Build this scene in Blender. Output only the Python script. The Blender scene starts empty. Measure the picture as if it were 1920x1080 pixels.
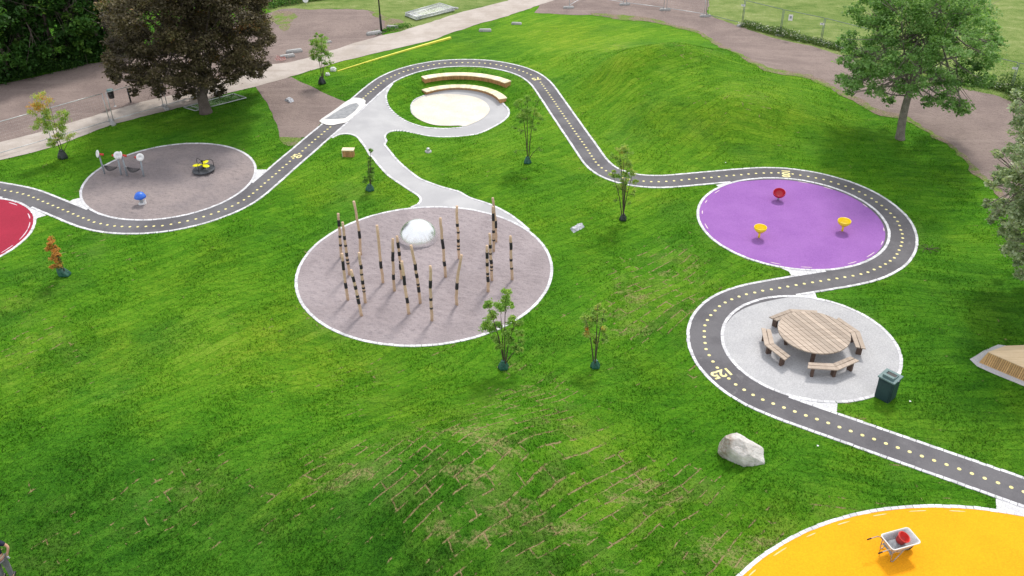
import bpy, math, random
import numpy as np
from mathutils import Vector, Matrix
from mathutils.geometry import delaunay_2d_cdt
random.seed(7); rng = np.random.default_rng(7)
R_ = math.radians
sc = bpy.context.scene; COL = sc.collection

# ------------------------------------------------ camera
FPX, PITCH, ROLL, CAMH = 1680.0, R_(34.0), R_(-0.61), 22.0
cam_d = bpy.data.cameras.new('camera'); cam = bpy.data.objects.new('camera', cam_d); COL.objects.link(cam)
cam_d.sensor_width = 36.0; cam_d.lens = 36.0*FPX/1920.0; cam_d.clip_start = 0.1; cam_d.clip_end = 900
_F = Vector((0, math.cos(PITCH), -math.sin(PITCH))); _R0 = Vector((1, 0, 0)); _U0 = Vector((0, math.sin(PITCH), math.cos(PITCH)))
_R = _R0*math.cos(ROLL)+_U0*math.sin(ROLL); _U = _U0*math.cos(ROLL)-_R0*math.sin(ROLL)
M = Matrix.Identity(4)
for i in range(3):
    M[i][0] = _R[i]; M[i][1] = _U[i]; M[i][2] = -_F[i]
M[2][3] = CAMH
cam.matrix_world = M
sc.camera = cam

# ------------------------------------------------ sky, sun, exposure
SUN_EL, SUN_AZ = R_(54), math.atan2(0.36, 1.0)      # azimuth measured from +Y towards +X
w = bpy.data.worlds.new('World'); sc.world = w; w.use_nodes = True
wn = w.node_tree; wn.nodes.clear()
sky = wn.nodes.new('ShaderNodeTexSky'); sky.sky_type = 'NISHITA'; sky.sun_disc = False
sky.sun_elevation = SUN_EL; sky.sun_rotation = SUN_AZ; sky.dust_density = 6.0; sky.air_density = 1.0; sky.ozone_density = 1.0
bg = wn.nodes.new('ShaderNodeBackground'); bg.inputs['Strength'].default_value = 0.14
wo = wn.nodes.new('ShaderNodeOutputWorld')
# a thin bright veil of cloud over the blue
tc = wn.nodes.new('ShaderNodeTexCoord'); cn = wn.nodes.new('ShaderNodeTexNoise'); cn.inputs['Scale'].default_value = 2.2; cn.inputs['Detail'].default_value = 6
wn.links.new(tc.outputs['Generated'], cn.inputs['Vector']); cr_ = wn.nodes.new('ShaderNodeMapRange'); cr_.inputs[1].default_value = .30; cr_.inputs[2].default_value = .6; cr_.inputs[3].default_value = .74; cr_.inputs[4].default_value = .95
wn.links.new(cn.outputs['Fac'], cr_.inputs[0]); cm = wn.nodes.new('ShaderNodeMix'); cm.data_type = 'RGBA'; cm.inputs[7].default_value = (7.2, 7.35, 7.6, 1)
wn.links.new(cr_.outputs[0], cm.inputs[0]); wn.links.new(sky.outputs[0], cm.inputs[6]); wn.links.new(cm.outputs[2], bg.inputs[0]); wn.links.new(bg.outputs[0], wo.inputs[0])
sl = bpy.data.lights.new('sun', 'SUN'); sl.energy = 2.45; sl.angle = R_(9); sl.color = (1.0, 0.95, 0.87)
so = bpy.data.objects.new('sun', sl); COL.objects.link(so)
sv = Vector((math.sin(SUN_AZ)*math.cos(SUN_EL), math.cos(SUN_AZ)*math.cos(SUN_EL), math.sin(SUN_EL)))
so.rotation_euler = sv.to_track_quat('Z', 'Y').to_euler(); so.location = (0, 0, 60)
sc.view_settings.view_transform = 'Standard'; sc.view_settings.look = 'None'
sc.view_settings.gamma = 1; sc.view_settings.exposure = 0.2

# ------------------------------------------------ geometry of the place
def ray(px, py):
    x = (px-960)/FPX; y = -(py-540)/FPX
    return np.array(_F)+x*np.array(_R)+y*np.array(_U)
def flat(px, py, z=0.0):
    d = ray(px, py); t = (z-CAMH)/d[2]; return np.array([d[0]*t, d[1]*t])
def ss(a, b, x):
    t = np.clip((x-a)/(b-a), 0, 1); return t*t*(3-2*t)

TRACKPX=[[(9.6,357.8),(21.0,359.6),(32.7,361.9),(43.5,364.5),(54.0,367.5),(63.0,371.0),(71.7,375.0),(80.8,378.5),(90.1,382.3),(99.5,386.1),(109.1,390.2),(118.4,394.0),(127.7,397.8),(137.4,401.9),(146.7,406.0),(156.3,409.5),(166.5,413.5),(176.7,417.3),(189.0,420.2),(201.5,422.6),(215.0,424.6),(229.0,425.5),(243.8,426.1),(258.4,426.1),(273.9,425.5),(288.7,424.9),(304.8,424.0),(320.8,421.4),(336.6,418.2),(352.0,415.0),(367.5,411.5),(382.1,407.1),(396.1,402.5),(410.1,397.8),(423.2,392.8),(435.5,387.3),(446.8,381.5),(457.6,375.6),(467.0,369.2),(474.8,363.1),(482.4,356.7),(489.7,350.5),(496.7,344.1),(503.7,338.3),(510.4,332.5),(517.4,326.6),(524.1,320.5),(530.2,314.7),(537.2,309.1),(543.7,303.3),(550.1,298.0)],
[(561.1,288.7),(567.2,283.8),(573.3,278.2),(579.7,273.0),(585.3,267.5),(591.1,262.2),(597.0,257.5),(603.1,252.6),(608.6,247.6),(614.2,243.0),(619.4,238.9)],
[(681.5,184.6),(685.9,180.5),(690.3,176.5),(695.2,172.4),(700.2,168.3),(704.6,164.5),(709.5,160.7),(714.2,156.6),(719.7,152.5),(726.2,148.5),(733.5,145.0),(740.7,141.5),(748.6,138.2),(756.8,135.0),(765.2,132.4),(774.0,129.8),(783.3,127.5),(793.5,125.4),(803.2,123.7),(813.4,121.9),(823.6,120.2),(834.4,119.3),(845.2,118.7),(856.0,118.4),(867.0,118.1),(877.5,118.1),(888.0,118.4),(898.8,118.7),(909.3,119.3),(919.5,120.5),(930.6,121.9),(939.7,123.7),(949.0,125.7),(957.5,127.5),(965.3,129.2),(973.2,132.1),(981.1,134.7),(988.4,137.7),(995.4,140.9)],
[(1013.6,154.8),(1016.4,158.7),(1019.3,162.1),(1022.2,166.5),(1025.0,170.6),(1027.9,174.8),(1030.7,178.7),(1033.6,183.1),(1036.4,187.0),(1039.5,191.4),(1042.4,195.8),(1045.2,200.2),(1048.3,204.6),(1051.4,209.3),(1054.6,213.7),(1057.7,218.3),(1060.8,223.0),(1064.2,227.7),(1067.5,232.1),(1070.6,237.0),(1074.0,241.9),(1077.4,246.9),(1080.7,251.8),(1084.4,256.7),(1087.7,261.6),(1091.4,266.6),(1095.3,272.0),(1098.9,277.4),(1102.3,282.6),(1105.9,288.1),(1109.5,293.5),(1113.4,299.2),(1117.0,304.7),(1122.2,310.4),(1128.2,315.6),(1136.2,321.0),(1145.0,325.7),(1155.2,330.3),(1167.1,334.0),(1179.5,337.1),(1192.5,338.6),(1206.8,340.5),(1221.0,341.5),(1235.0,341.5)],
[(1249.2,340.9),(1263.7,339.9),(1277.9,338.4),(1292.1,337.0),(1305.9,335.6),(1320.0,334.5),(1333.9,333.5),(1348.0,332.1),(1362.2,330.6),(1376.0,329.6),(1389.8,328.5),(1403.3,327.1),(1417.4,326.0),(1432.0,325.3),(1446.1,325.0),(1459.6,325.0)],
[(1486.1,327.1),(1500.3,329.2),(1515.2,331.7),(1529.7,334.5),(1544.2,337.4),(1558.0,341.6),(1571.9,345.9),(1585.3,350.1),(1599.1,355.1),(1610.8,360.4),(1622.1,366.4),(1634.2,372.8),(1643.0,379.5),(1653.0,386.3),(1661.5,393.7),(1669.6,400.8),(1677.0,408.2),(1682.7,416.0),(1686.3,423.8),(1688.7,431.9),(1691.6,439.4),(1692.3,447.2),(1690.9,455.0),(1689.1,462.0),(1685.5,469.8),(1681.7,477.3),(1676.7,484.4),(1668.9,490.0),(1660.0,496.0),(1650.1,501.4),(1638.8,506.3),(1627.1,511.3),(1614.0,514.8),(1599.1,518.0),(1583.9,520.5),(1569.0,523.0),(1553.8,525.4),(1538.6,527.9),(1523.3,530.4),(1507.8,532.9),(1492.5,535.4),(1476.9,538.2),(1461.7,540.7),(1446.1,543.5),(1429.8,546.0),(1415.0,549.5),(1399.4,552.7),(1385.6,557.0)],
[(1371.9,562.2),(1359.6,568.1),(1348.9,575.2),(1340.7,583.3),(1332.6,591.9),(1326.3,601.1),(1321.5,611.1),(1320.4,621.9),(1320.4,632.6),(1321.9,644.1),(1323.7,655.6),(1329.6,667.0),(1336.7,678.9),(1344.8,690.4)],
[(1366.3,710.7),(1379.3,721.9),(1395.2,731.9),(1411.9,741.5),(1430.0,750.4),(1449.6,757.8),(1469.6,765.2),(1490.0,772.6),(1510.7,780.0),(1531.5,787.0),(1552.6,794.1),(1573.7,801.9),(1594.8,809.3),(1616.7,817.0),(1638.5,824.4),(1660.7,832.6),(1683.0,840.4),(1705.2,848.1),(1728.1,856.3),(1751.1,864.4),(1774.4,872.2),(1798.1,880.4),(1821.9,888.9),(1845.9,897.8),(1870.7,906.3),(1895.6,914.8),(1919.3,923.4)],
]

CIRC = dict(posts=(-3.94, 34.27, 5.83), purple=(13.77, 38.3, 4.61), picnic=(11.86, 28.31, 3.51),
            swings=(-18.38, 43.48, 4.57), yellow=(13.31, 10.08, 9.83), red=(-27.41, 37.54, 4.04))
BOWL = (-3.45, 52.9, 2.75, 5.6, 0.65)               # centre, flat radius, rim radius, depth

def catmull(P, n=6, closed=False):
    P = [np.array(p, float) for p in P]; out = []
    m = len(P)
    for i in range(m if closed else m-1):
        p0 = P[(i-1) % m] if (closed or i > 0) else P[0]*2-P[1]; p1 = P[i]; p2 = P[(i+1) % m]
        p3 = P[(i+2) % m] if (closed or i < m-2) else P[-1]*2-P[-2]
        for k in range(n):
            t = k/n
            out.append(.5*((2*p1)+(-p0+p2)*t+(2*p0-5*p1+4*p2-p3)*t*t+(-p0+3*p1-3*p2+p3)*t**3))
    if not closed: out.append(P[-1])
    return np.array(out)
def resample(P, step):
    P = np.array(P); d = np.r_[0, np.cumsum(np.hypot(*(P[1:]-P[:-1]).T))]
    n = max(2, int(round(d[-1]/step))+1); s = np.linspace(0, d[-1], n)
    return np.c_[np.interp(s, d, P[:, 0]), np.interp(s, d, P[:, 1])]
TRW = [np.array([flat(*p) for p in seg]) for seg in TRACKPX]
_tp = np.concatenate(TRW)
ext0 = _tp[0]+(_tp[0]-_tp[2])*np.linspace(6, 1, 6)[:, None]*0.9+np.array([0, -.25])*np.linspace(1, 0, 6)[:, None]**2
ext1 = _tp[-1]+(_tp[-1]-_tp[-3])*np.linspace(1, 8, 6)[:, None]
_tp = np.concatenate([ext0, _tp, ext1])
# smooth the digitised centre line
_c = resample(_tp, 0.4)
for _ in range(4):
    _c[1:-1] = .25*_c[:-2]+.5*_c[1:-1]+.25*_c[2:]
TRACK = resample(catmull(_c[::2], 6), 0.2)
def tangents(P):
    T = np.gradient(P, axis=0); return T/np.linalg.norm(T, axis=1)[:, None]
def offset(P, d):
    T = tangents(P); return P+np.c_[-T[:, 1], T[:, 0]]*d       # +d = left of travel

HARD = [TRACK[::3]]
def hard_dist(x, y):
    x = np.atleast_1d(x); y = np.atleast_1d(y); tp = HARD[0]
    out = np.full(x.shape, 1e9)
    for i in range(0, len(x), 20000):
        dx = x[i:i+20000, None]-tp[None, :, 0]; dy = y[i:i+20000, None]-tp[None, :, 1]
        out[i:i+20000] = np.sqrt((dx*dx+dy*dy).min(1))-0.9
    for k, (cx, cy, r) in CIRC.items():
        out = np.minimum(out, np.hypot(x-cx, y-cy)-r-.15)
    return out
def gau(x, y, cx, cy, sx, sy, rot, H):
    c, s = math.cos(rot), math.sin(rot); u = c*(x-cx)+s*(y-cy); v = -s*(x-cx)+c*(y-cy)
    return H*np.exp(-.5*((u/sx)**2+(v/sy)**2))
h1 = flat(1235, 95, 1.9); h2 = flat(1350, 178, 1.5); h3 = flat(1330, 135, 1.2); f1 = flat(850, 880, 1.0); f2 = flat(250, 870, .5); r1_ = flat(1225, 90, 2.4); r2_ = flat(1345, 166, 2.2); r3_ = flat(1120, 130, 1.2)
def height(x, y):
    x = np.atleast_1d(np.asarray(x, float)); y = np.atleast_1d(np.asarray(y, float))
    z = gau(x, y, h1[0], h1[1], 3.6, 2.0, R_(20), 1.15)+gau(x, y, h2[0], h2[1], 3.8, 2.2, R_(-15), .7)+gau(x, y, h3[0], h3[1], 7.5, 5.0, R_(-25), 1.2)
    z = np.maximum(0, z-.10)
    z = z+gau(x, y, f1[0], f1[1], 4.0, 2.2, R_(22), 1.45)+gau(x, y, f2[0], f2[1], 5, 2.6, R_(10), .8)
    z = z+gau(x, y, r1_[0], r1_[1], 2.4, .75, R_(18), .42)+gau(x, y, r2_[0], r2_[1], 3.0, .8, R_(-8), .28)+gau(x, y, r3_[0], r3_[1], 2.0, .8, R_(35), .30)
    z = z+(.05*np.sin(x*.7+.3*y)+.04*np.sin(y*.9-.4*x))*(1-ss(40, 45, y)*(1-ss(-9, -4, x)))*(1-ss(50, 56, y))*(1-ss(20, 26, x)*ss(40, 46, y))
    z = z*ss(0.2, 4.5, hard_dist(x, y))
    far = ss(62, 70, y); z = z*(1-far)
    bx, by, r0, r1, dep = BOWL
    z = z-dep*(1-ss(r0, r1, np.hypot(x-bx, y-by)))
    return z
def P(px, py):
    """pixel of the photograph -> point on the ground"""
    d = ray(px, py)
    t = np.linspace((4.0-CAMH)/d[2], (-1.2-CAMH)/d[2], 160)
    f = CAMH+d[2]*t-height(d[0]*t, d[1]*t)
    i = int(np.argmax(f <= 0)); a, b = t[i-1], t[i]
    for _ in range(3):
        tt = np.linspace(a, b, 12); f = CAMH+d[2]*tt-height(d[0]*tt, d[1]*tt); i = max(1, int(np.argmax(f <= 0))); a, b = tt[i-1], tt[i]
    tm = .5*(a+b); return np.array([d[0]*tm, d[1]*tm])
def G(px, py):
    p = P(px, py); return Vector((p[0], p[1], float(height(p[0], p[1])[0])))
def V(px, py, base, dy=0.0):
    """point seen at a pixel, standing in the upright plane through base that faces the camera"""
    d = ray(px, py); n = Vector((base[0], base[1], 0)).normalized()
    D = Vector(d); t = ((Vector((base[0], base[1], 0)).dot(n))+dy)/D.dot(n)
    return Vector((0, 0, CAMH))+D*t
def ppm(base):                                        # metres per pixel at a point
    v = Vector((base[0], base[1], (base[2] if len(base) > 2 else 0)-CAMH)); return v.dot(_F)/FPX
def zin(pts, s, ox, oy): return [(ox+x/s, oy+y/s) for x, y in pts]

# ------------------------------------------------ tagging and mesh helpers
def tag(o, label, cat, group=None, kind=None):
    if label: o['label'] = label
    if cat: o['category'] = cat
    if group: o['group'] = group
    if kind: o['kind'] = kind
    return o
def thing(name, label, cat, loc=(0, 0, 0), rz=0, group=None):
    o = bpy.data.objects.new(name, None); COL.objects.link(o); o.empty_display_size = .2
    o.location = loc; o.rotation_euler = (0, 0, rz); return tag(o, label, cat, group)
class MB:
    def __init__(s): s.v = []; s.f = []; s.t = []; s.tint = 0.5
    def add(s, vs, fs):
        b = len(s.v); s.v += [tuple(v) for v in vs]; s.t += [s.tint]*len(vs); s.f += [tuple(b+i for i in f) for f in fs]
    def box(s, c, size, rz=0, taper=1.0, rot=None):
        hx, hy, hz = size[0]/2, size[1]/2, size[2]/2; cs, sn = math.cos(rz), math.sin(rz); vs = []
        for z, k in ((-hz, 1), (hz, taper)):
            for x, y in ((-hx, -hy), (hx, -hy), (hx, hy), (-hx, hy)):
                v = Vector((x*k, y*k, z))
                v = rot @ v if rot else Vector((v.x*cs-v.y*sn, v.x*sn+v.y*cs, v.z))
                vs.append(v+Vector(c))
        s.add(vs, [(0, 3, 2, 1), (4, 5, 6, 7), (0, 1, 5, 4), (1, 2, 6, 5), (2, 3, 7, 6), (3, 0, 4, 7)])
    def tube(s, pts, r, n=10, caps=True):
        pts = [Vector(p) for p in pts]; rs = r if isinstance(r, (list, tuple)) else [r]*len(pts); rings = []
        up = Vector((0, 0, 1)); d0 = (pts[1]-pts[0]).normalized()
        if abs(d0.z) > .9: up = Vector((0, 1, 0))
        for i, p in enumerate(pts):
            d = (pts[min(i+1, len(pts)-1)]-pts[max(i-1, 0)]).normalized()
            a = d.cross(up).normalized(); b = a.cross(d).normalized(); 
            rings.append([p+a*rs[i]*math.cos(2*math.pi*k/n)+b*rs[i]*math.sin(2*math.pi*k/n) for k in range(n)])
        vs = [v for rg in rings for v in rg]; fs = []
        for i in range(len(pts)-1):
            for k in range(n):
                fs.append((i*n+k, i*n+(k+1) % n, (i+1)*n+(k+1) % n, (i+1)*n+k))
        if caps: fs += [tuple(range(n))[::-1], tuple((len(pts)-1)*n+k for k in range(n))]
        s.add(vs, fs)
    def lathe(s, prof, c=(0, 0, 0), n=24, rot=None, caps=True):
        vs = []; fs = []; m = len(prof)
        for r, z in prof:
            for k in range(n):
                v = Vector((r*math.cos(2*math.pi*k/n), r*math.sin(2*math.pi*k/n), z)); v = rot @ v if rot else v; vs.append(v+Vector(c))
        for i in range(m-1):
            for k in range(n): fs.append((i*n+k, i*n+(k+1) % n, (i+1)*n+(k+1) % n, (i+1)*n+k))
        if caps: fs += [tuple(range(n))[::-1], tuple((m-1)*n+k for k in range(n))]
        s.add(vs, fs)
    def prism(s, poly, z0, z1):
        n = len(poly); vs = [(p[0], p[1], z0) for p in poly]+[(p[0], p[1], z1) for p in poly]
        s.add(vs, [tuple(range(n))[::-1], tuple(range(n, 2*n))]+[(i, (i+1) % n, n+(i+1) % n, n+i) for i in range(n)])
    def build(s, name, mat, parent=None, smooth=False, bevel=0, kind=None, label=None, recalc=False):
        me = bpy.data.meshes.new(name); me.from_pydata(s.v, [], s.f); me.update()
        at = me.attributes.new('tint', 'FLOAT', 'POINT'); at.data.foreach_set('value', s.t)
        if recalc:
            import bmesh
            bm = bmesh.new(); bm.from_mesh(me); bmesh.ops.recalc_face_normals(bm, faces=bm.faces); bm.to_mesh(me); bm.free()
        me.materials.append(mat)
        if smooth: me.polygons.foreach_set('use_smooth', [True]*len(me.polygons))
        o = bpy.data.objects.new(name, me); COL.objects.link(o)
        if parent: o.parent = parent
        if bevel:
            b = o.modifiers.new('bevel', 'BEVEL'); b.width = bevel; b.segments = 2; b.limit_method = 'ANGLE'
        if kind: o['kind'] = kind
        if label: o['label'] = label
        return o
def mesh_np(name, verts, faces_idx, nper, mat, tint=None, parent=None, smooth=False):
    """verts (N,3), faces_idx flat, nper verts per face"""
    me = bpy.data.meshes.new(name); nv = len(verts); nf = len(faces_idx)//nper
    me.vertices.add(nv); me.vertices.foreach_set('co', np.asarray(verts, np.float32).ravel())
    me.loops.add(nf*nper); me.loops.foreach_set('vertex_index', np.asarray(faces_idx, np.int32))
    me.polygons.add(nf); me.polygons.foreach_set('loop_start', np.arange(0, nf*nper, nper, dtype=np.int32))
    me.update(calc_edges=True)
    if tint is not None:
        at = me.attributes.new('tint', 'FLOAT', 'POINT'); at.data.foreach_set('value', np.asarray(tint, np.float32))
    me.materials.append(mat)
    if smooth: me.polygons.foreach_set('use_smooth', np.ones(nf, bool))
    o = bpy.data.objects.new(name, me); COL.objects.link(o)
    if parent: o.parent = parent
    return o

# ------------------------------------------------ materials
class NT:
    def __init__(s, name):
        s.m = bpy.data.materials.new(name); s.m.use_nodes = True; s.nt = s.m.node_tree; s.nt.nodes.clear()
        s.out = s.nt.nodes.new('ShaderNodeOutputMaterial'); s.bsdf = s.nt.nodes.new('ShaderNodeBsdfPrincipled')
        s.nt.links.new(s.bsdf.outputs[0], s.out.inputs[0]); s._tc = None
    def n(s, t, **k):
        nd = s.nt.nodes.new('ShaderNode'+t)
        for a, b in k.items(): setattr(nd, a, b)
        return nd
    def l(s, a, b): s.nt.links.new(a, b)
    def co(s):
        if not s._tc: s._tc = s.n('TexCoord').outputs['Object']
        return s._tc
    def noise(s, scale, detail=4, rough=.55, co=None, dist=0):
        nd = s.n('TexNoise'); nd.inputs['Scale'].default_value = scale; nd.inputs['Detail'].default_value = detail
        nd.inputs['Roughness'].default_value = rough; nd.inputs['Distortion'].default_value = dist
        s.l(co or s.co(), nd.inputs['Vector']); return nd.outputs['Fac']
    def ramp(s, fac, stops):
        nd = s.n('ValToRGB'); e = nd.color_ramp.elements
        while len(e) < len(stops): e.new(.5)
        for i, (p, c) in enumerate(stops):
            e[i].position = p; e[i].color = (*c, 1) if len(c) == 3 else c
        s.l(fac, nd.inputs[0]); return nd.outputs[0]
    def sstep(s, fac, a, b):
        nd = s.n('MapRange'); nd.interpolation_type = 'SMOOTHSTEP'; nd.inputs[1].default_value = a; nd.inputs[2].default_value = b
        s.l(fac, nd.inputs[0]); return nd.outputs[0]
    def math(s, op, a, b=None):
        nd = s.n('Math', operation=op)
        for i, v in enumerate((a, b)):
            if v is None: continue
            if isinstance(v, (int, float)): nd.inputs[i].default_value = v
            else: s.l(v, nd.inputs[i])
        return nd.outputs[0]
    def mix(s, fac, a, b, mode='MIX'):
        nd = s.n('Mix', data_type='RGBA', blend_type=mode)
        for sock, v in ((nd.inputs[0], fac), (nd.inputs[6], a), (nd.inputs[7], b)):
            if isinstance(v, (int, float)): sock.default_value = v
            elif isinstance(v, tuple): sock.default_value = (*v, 1)
            else: s.l(v, sock)
        return nd.outputs[2]
    def mapping(s, rot=0, scale=(1, 1, 1), co=None, loc=(0, 0, 0)):
        nd = s.n('Mapping'); nd.inputs['Rotation'].default_value = (0, 0, rot); nd.inputs['Scale'].default_value = scale
        nd.inputs['Location'].default_value = loc
        s.l(co or s.co(), nd.inputs['Vector']); return nd.outputs[0]
    def attr(s, name='tint'): return s.n('Attribute', attribute_name=name).outputs['Fac']
    def finish(s, col, rough=.8, bump=None, strength=.3, dist=.02, metal=0, spec=.3):
        b = s.bsdf
        if isinstance(col, tuple): b.inputs['Base Color'].default_value = (*col, 1)
        else: s.l(col, b.inputs['Base Color'])
        if isinstance(rough, (int, float)): b.inputs['Roughness'].default_value = rough
        else: s.l(rough, b.inputs['Roughness'])
        b.inputs['Metallic'].default_value = metal; b.inputs['Specular IOR Level'].default_value = spec
        if bump is not None:
            nd = s.n('Bump'); nd.inputs['Strength'].default_value = strength; nd.inputs['Distance'].default_value = dist
            s.l(bump, nd.inputs['Height']); s.l(nd.outputs[0], b.inputs['Normal'])
        return s.m
def simple(name, c1, c2, scale=3, fine=40, rough=.7, strength=.3, dist=.01, metal=0, tintamt=0, spec=.3, finemix=.35):
    m = NT(name); big = m.noise(scale, 5); f = m.noise(fine, 3)
    col = m.mix(m.sstep(big, .35, .65), c1, c2)
    dark = tuple(v*.62 for v in c1); lite = tuple(min(1, v*1.3) for v in c2)
    col = m.mix(finemix, col, m.ramp(f, [(.3, dark), (.7, lite)]))
    if tintamt:
        k = m.math('ADD', m.math('MULTIPLY', m.attr(), tintamt), 1-tintamt/2)
        cc = m.n('CombineColor'); [m.l(k, cc.inputs[i]) for i in range(3)]
        col = m.mix(1.0, col, cc.outputs[0], 'MULTIPLY')
    return m.finish(col, rough, f, strength, dist, metal, spec)

def leafmat(name, stops, trans=.35, rough=.55):
    m = NT(name); t = m.attr(); col = m.ramp(t, stops)
    m.finish(col, rough, spec=.25)
    tr = m.n('BsdfTranslucent'); m.l(m.mix(1.0, col, (1.0, 1.0, .55), 'MULTIPLY'), tr.inputs[0])
    mx = m.n('MixShader'); mx.inputs[0].default_value = trans
    m.l(m.bsdf.outputs[0], mx.inputs[1]); m.l(tr.outputs[0], mx.inputs[2]); m.l(mx.outputs[0], m.out.inputs[0])
    return m.m

def grass_material(blades=False):
    m = NT('grass_blades' if blades else 'lawn_turf'); co = m.co()
    # bend the turf rolls a little so that the seams wander
    nz = m.n('TexNoise'); nz.inputs['Scale'].default_value = .11; nz.inputs['Detail'].default_value = 2; m.l(co, nz.inputs['Vector'])
    sub = m.n('VectorMath', operation='SUBTRACT'); m.l(nz.outputs['Color'], sub.inputs[0]); sub.inputs[1].default_value = (.5, .5, .5)
    scl = m.n('VectorMath', operation='SCALE'); m.l(sub.outputs[0], scl.inputs[0]); scl.inputs['Scale'].default_value = 3.2
    nz2 = m.n('TexNoise'); nz2.inputs['Scale'].default_value = 2.2; nz2.inputs['Detail'].default_value = 3; m.l(co, nz2.inputs['Vector'])
    sub2 = m.n('VectorMath', operation='SUBTRACT'); m.l(nz2.outputs['Color'], sub2.inputs[0]); sub2.inputs[1].default_value = (.5, .5, .5)
    scl2 = m.n('VectorMath', operation='SCALE'); m.l(sub2.outputs[0], scl2.inputs[0]); scl2.inputs['Scale'].default_value = .12
    ad = m.n('VectorMath', operation='ADD'); m.l(co, ad.inputs[0]); m.l(scl.outputs[0], ad.inputs[1])
    ad2 = m.n('VectorMath', operation='ADD'); m.l(ad.outputs[0], ad2.inputs[0]); m.l(scl2.outputs[0], ad2.inputs[1])
    flatz = m.n('VectorMath', operation='MULTIPLY'); m.l(ad2.outputs[0], flatz.inputs[0]); flatz.inputs[1].default_value = (1, 1, 0)
    wc = flatz.outputs[0]
    def rolls(rot):
        b = m.n('TexBrick'); b.inputs['Scale'].default_value = 1; b.inputs['Brick Width'].default_value = 1.9
        b.inputs['Row Height'].default_value = .42; b.inputs['Mortar Size'].default_value = .04; b.inputs['Mortar Smooth'].default_value = .6
        b.inputs['Color1'].default_value = (0, 0, 0, 1); b.inputs['Color2'].default_value = (1, 1, 1, 1); b.inputs['Mortar'].default_value = (.5, .5, .5, 1)
        m.l(m.mapping(rot, co=wc), b.inputs['Vector']); return b
    b1 = rolls(R_(-42)); b2 = rolls(R_(8))
    sep = m.n('SeparateXYZ'); m.l(co, sep.inputs[0])
    side = m.sstep(m.math('ADD', m.math('ADD', sep.outputs[0], m.math('MULTIPLY', sep.outputs[1], -.05)), m.math('MULTIPLY', m.noise(.15, 1), 6)), 12.0, 13.0)
    tone = m.mix(side, b1.outputs['Color'], b2.outputs['Color']); seam = m.mix(side, b1.outputs['Fac'], b2.outputs['Fac'])
    tone = m.n('RGBToBW').outputs[0] if False else tone
    bw = m.n('RGBToBW'); m.l(tone, bw.inputs[0]); tone = bw.outputs[0]
    bw = m.n('RGBToBW'); m.l(seam, bw.inputs[0]); seam = bw.outputs[0]
    # stretched streaks along the rolls
    st = m.noise(1.0, 5, .65, co=m.mapping(R_(-42), (.8, 3.6, 1), co=wc))
    st2 = m.noise(1.0, 4, .6, co=m.mapping(R_(-42), (3.2, 12, 3), co=wc))
    big = m.noise(.13, 3, .5); mid = m.noise(.9, 5, .6); fine = m.noise(9, 6, .72); vf = m.noise(34, 3, .7)
    # tone in one number
    v = m.math('ADD', m.math('MULTIPLY', big, .7), m.math('MULTIPLY', mid, .32))
    v = m.math('ADD', v, m.math('MULTIPLY', st, .75)); v = m.math('ADD', v, m.math('MULTIPLY', st2, .5))
    v = m.math('ADD', v, m.math('MULTIPLY', tone, m.math('ADD', .22, m.math('MULTIPLY', m.math('MINIMUM', m.attr('worn'), 1.0), .14)))); v = m.math('ADD', v, m.math('MULTIPLY', fine, 1.0)); v = m.math('ADD', v, m.math('MULTIPLY', vf, .7))
    v = m.math('ADD', m.math('DIVIDE', v, 4.16), m.math('MULTIPLY', m.attr('fresh_shade'), .038))
    col = m.ramp(v, [(.37, (.019, .086, .004)), (.44, (.040, .152, .006)), (.50, (.070, .222, .009)), (.56, (.112, .282, .014)), (.64, (.19, .345, .035))])
    # hue drift: bluish cool patches and yellowed patches, plus shade painted dark and cool
    hue = m.sstep(m.noise(.21, 4, .6, co=m.mapping(0, loc=(7, 3, 0))), .44, .68)
    fr = m.math('MAXIMUM', m.attr('fresh_shade'), 0.0)
    col = m.mix(m.math('MINIMUM', m.math('ADD', m.math('MULTIPLY', hue, .5), m.math('MULTIPLY', fr, .7)), 1.0), col, m.mix(1.0, col, (1.65, 1.12, 1.25), 'MULTIPLY'))
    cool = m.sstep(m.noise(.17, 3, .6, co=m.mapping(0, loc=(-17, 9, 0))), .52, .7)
    col = m.mix(m.math('MINIMUM', m.math('ADD', m.math('MULTIPLY', cool, .5), m.math('MULTIPLY', m.math('MAXIMUM', m.math('MULTIPLY', m.attr('fresh_shade'), -1), 0.0), .6)), 1.0), col, m.mix(1.0, col, (.62, .72, 1.5), 'MULTIPLY'))
    # dry straw: in seams, and in worn patches
    near = m.math('MINIMUM', m.attr('worn'), 1.0)
    thr = m.math('SUBTRACT', .625, m.math('MULTIPLY', near, .17))
    sn = m.noise(1.7, 4, .7, co=m.mapping(0, loc=(31, 5, 0)))
    gate = m.sstep(m.math('SUBTRACT', sn, thr), 0.0, .08)
    straw = m.ramp(vf, [(.3, (.20, .155, .06)), (.55, (.42, .34, .17)), (.75, (.56, .48, .30))])
    sm = m.math('MULTIPLY', m.math('MULTIPLY', m.sstep(m.math('ADD', seam, m.math('MULTIPLY', m.math('SUBTRACT', m.noise(4, 4, .7), .5), 1.9)), .30, .8), gate), .9)
    col = m.mix(sm, col, straw)
    pn = m.noise(.55, 6, .72, co=m.mapping(R_(-42), (.6, 1.4, 1), co=wc, loc=(3, 41, 0)))
    pt = m.math('SUBTRACT', .70, m.math('MULTIPLY', near, .165))
    col = m.mix(m.math('MULTIPLY', m.math('MULTIPLY', m.sstep(seam, .1, .8), m.sstep(sn, .42, .62)), .32), col, m.mix(1.0, col, (.5, .5, .5), 'MULTIPLY'))
    col = m.mix(m.math('MULTIPLY', m.math('MULTIPLY', near, m.sstep(mid, .42, .68)), .26), col, (.20, .22, .07))
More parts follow.
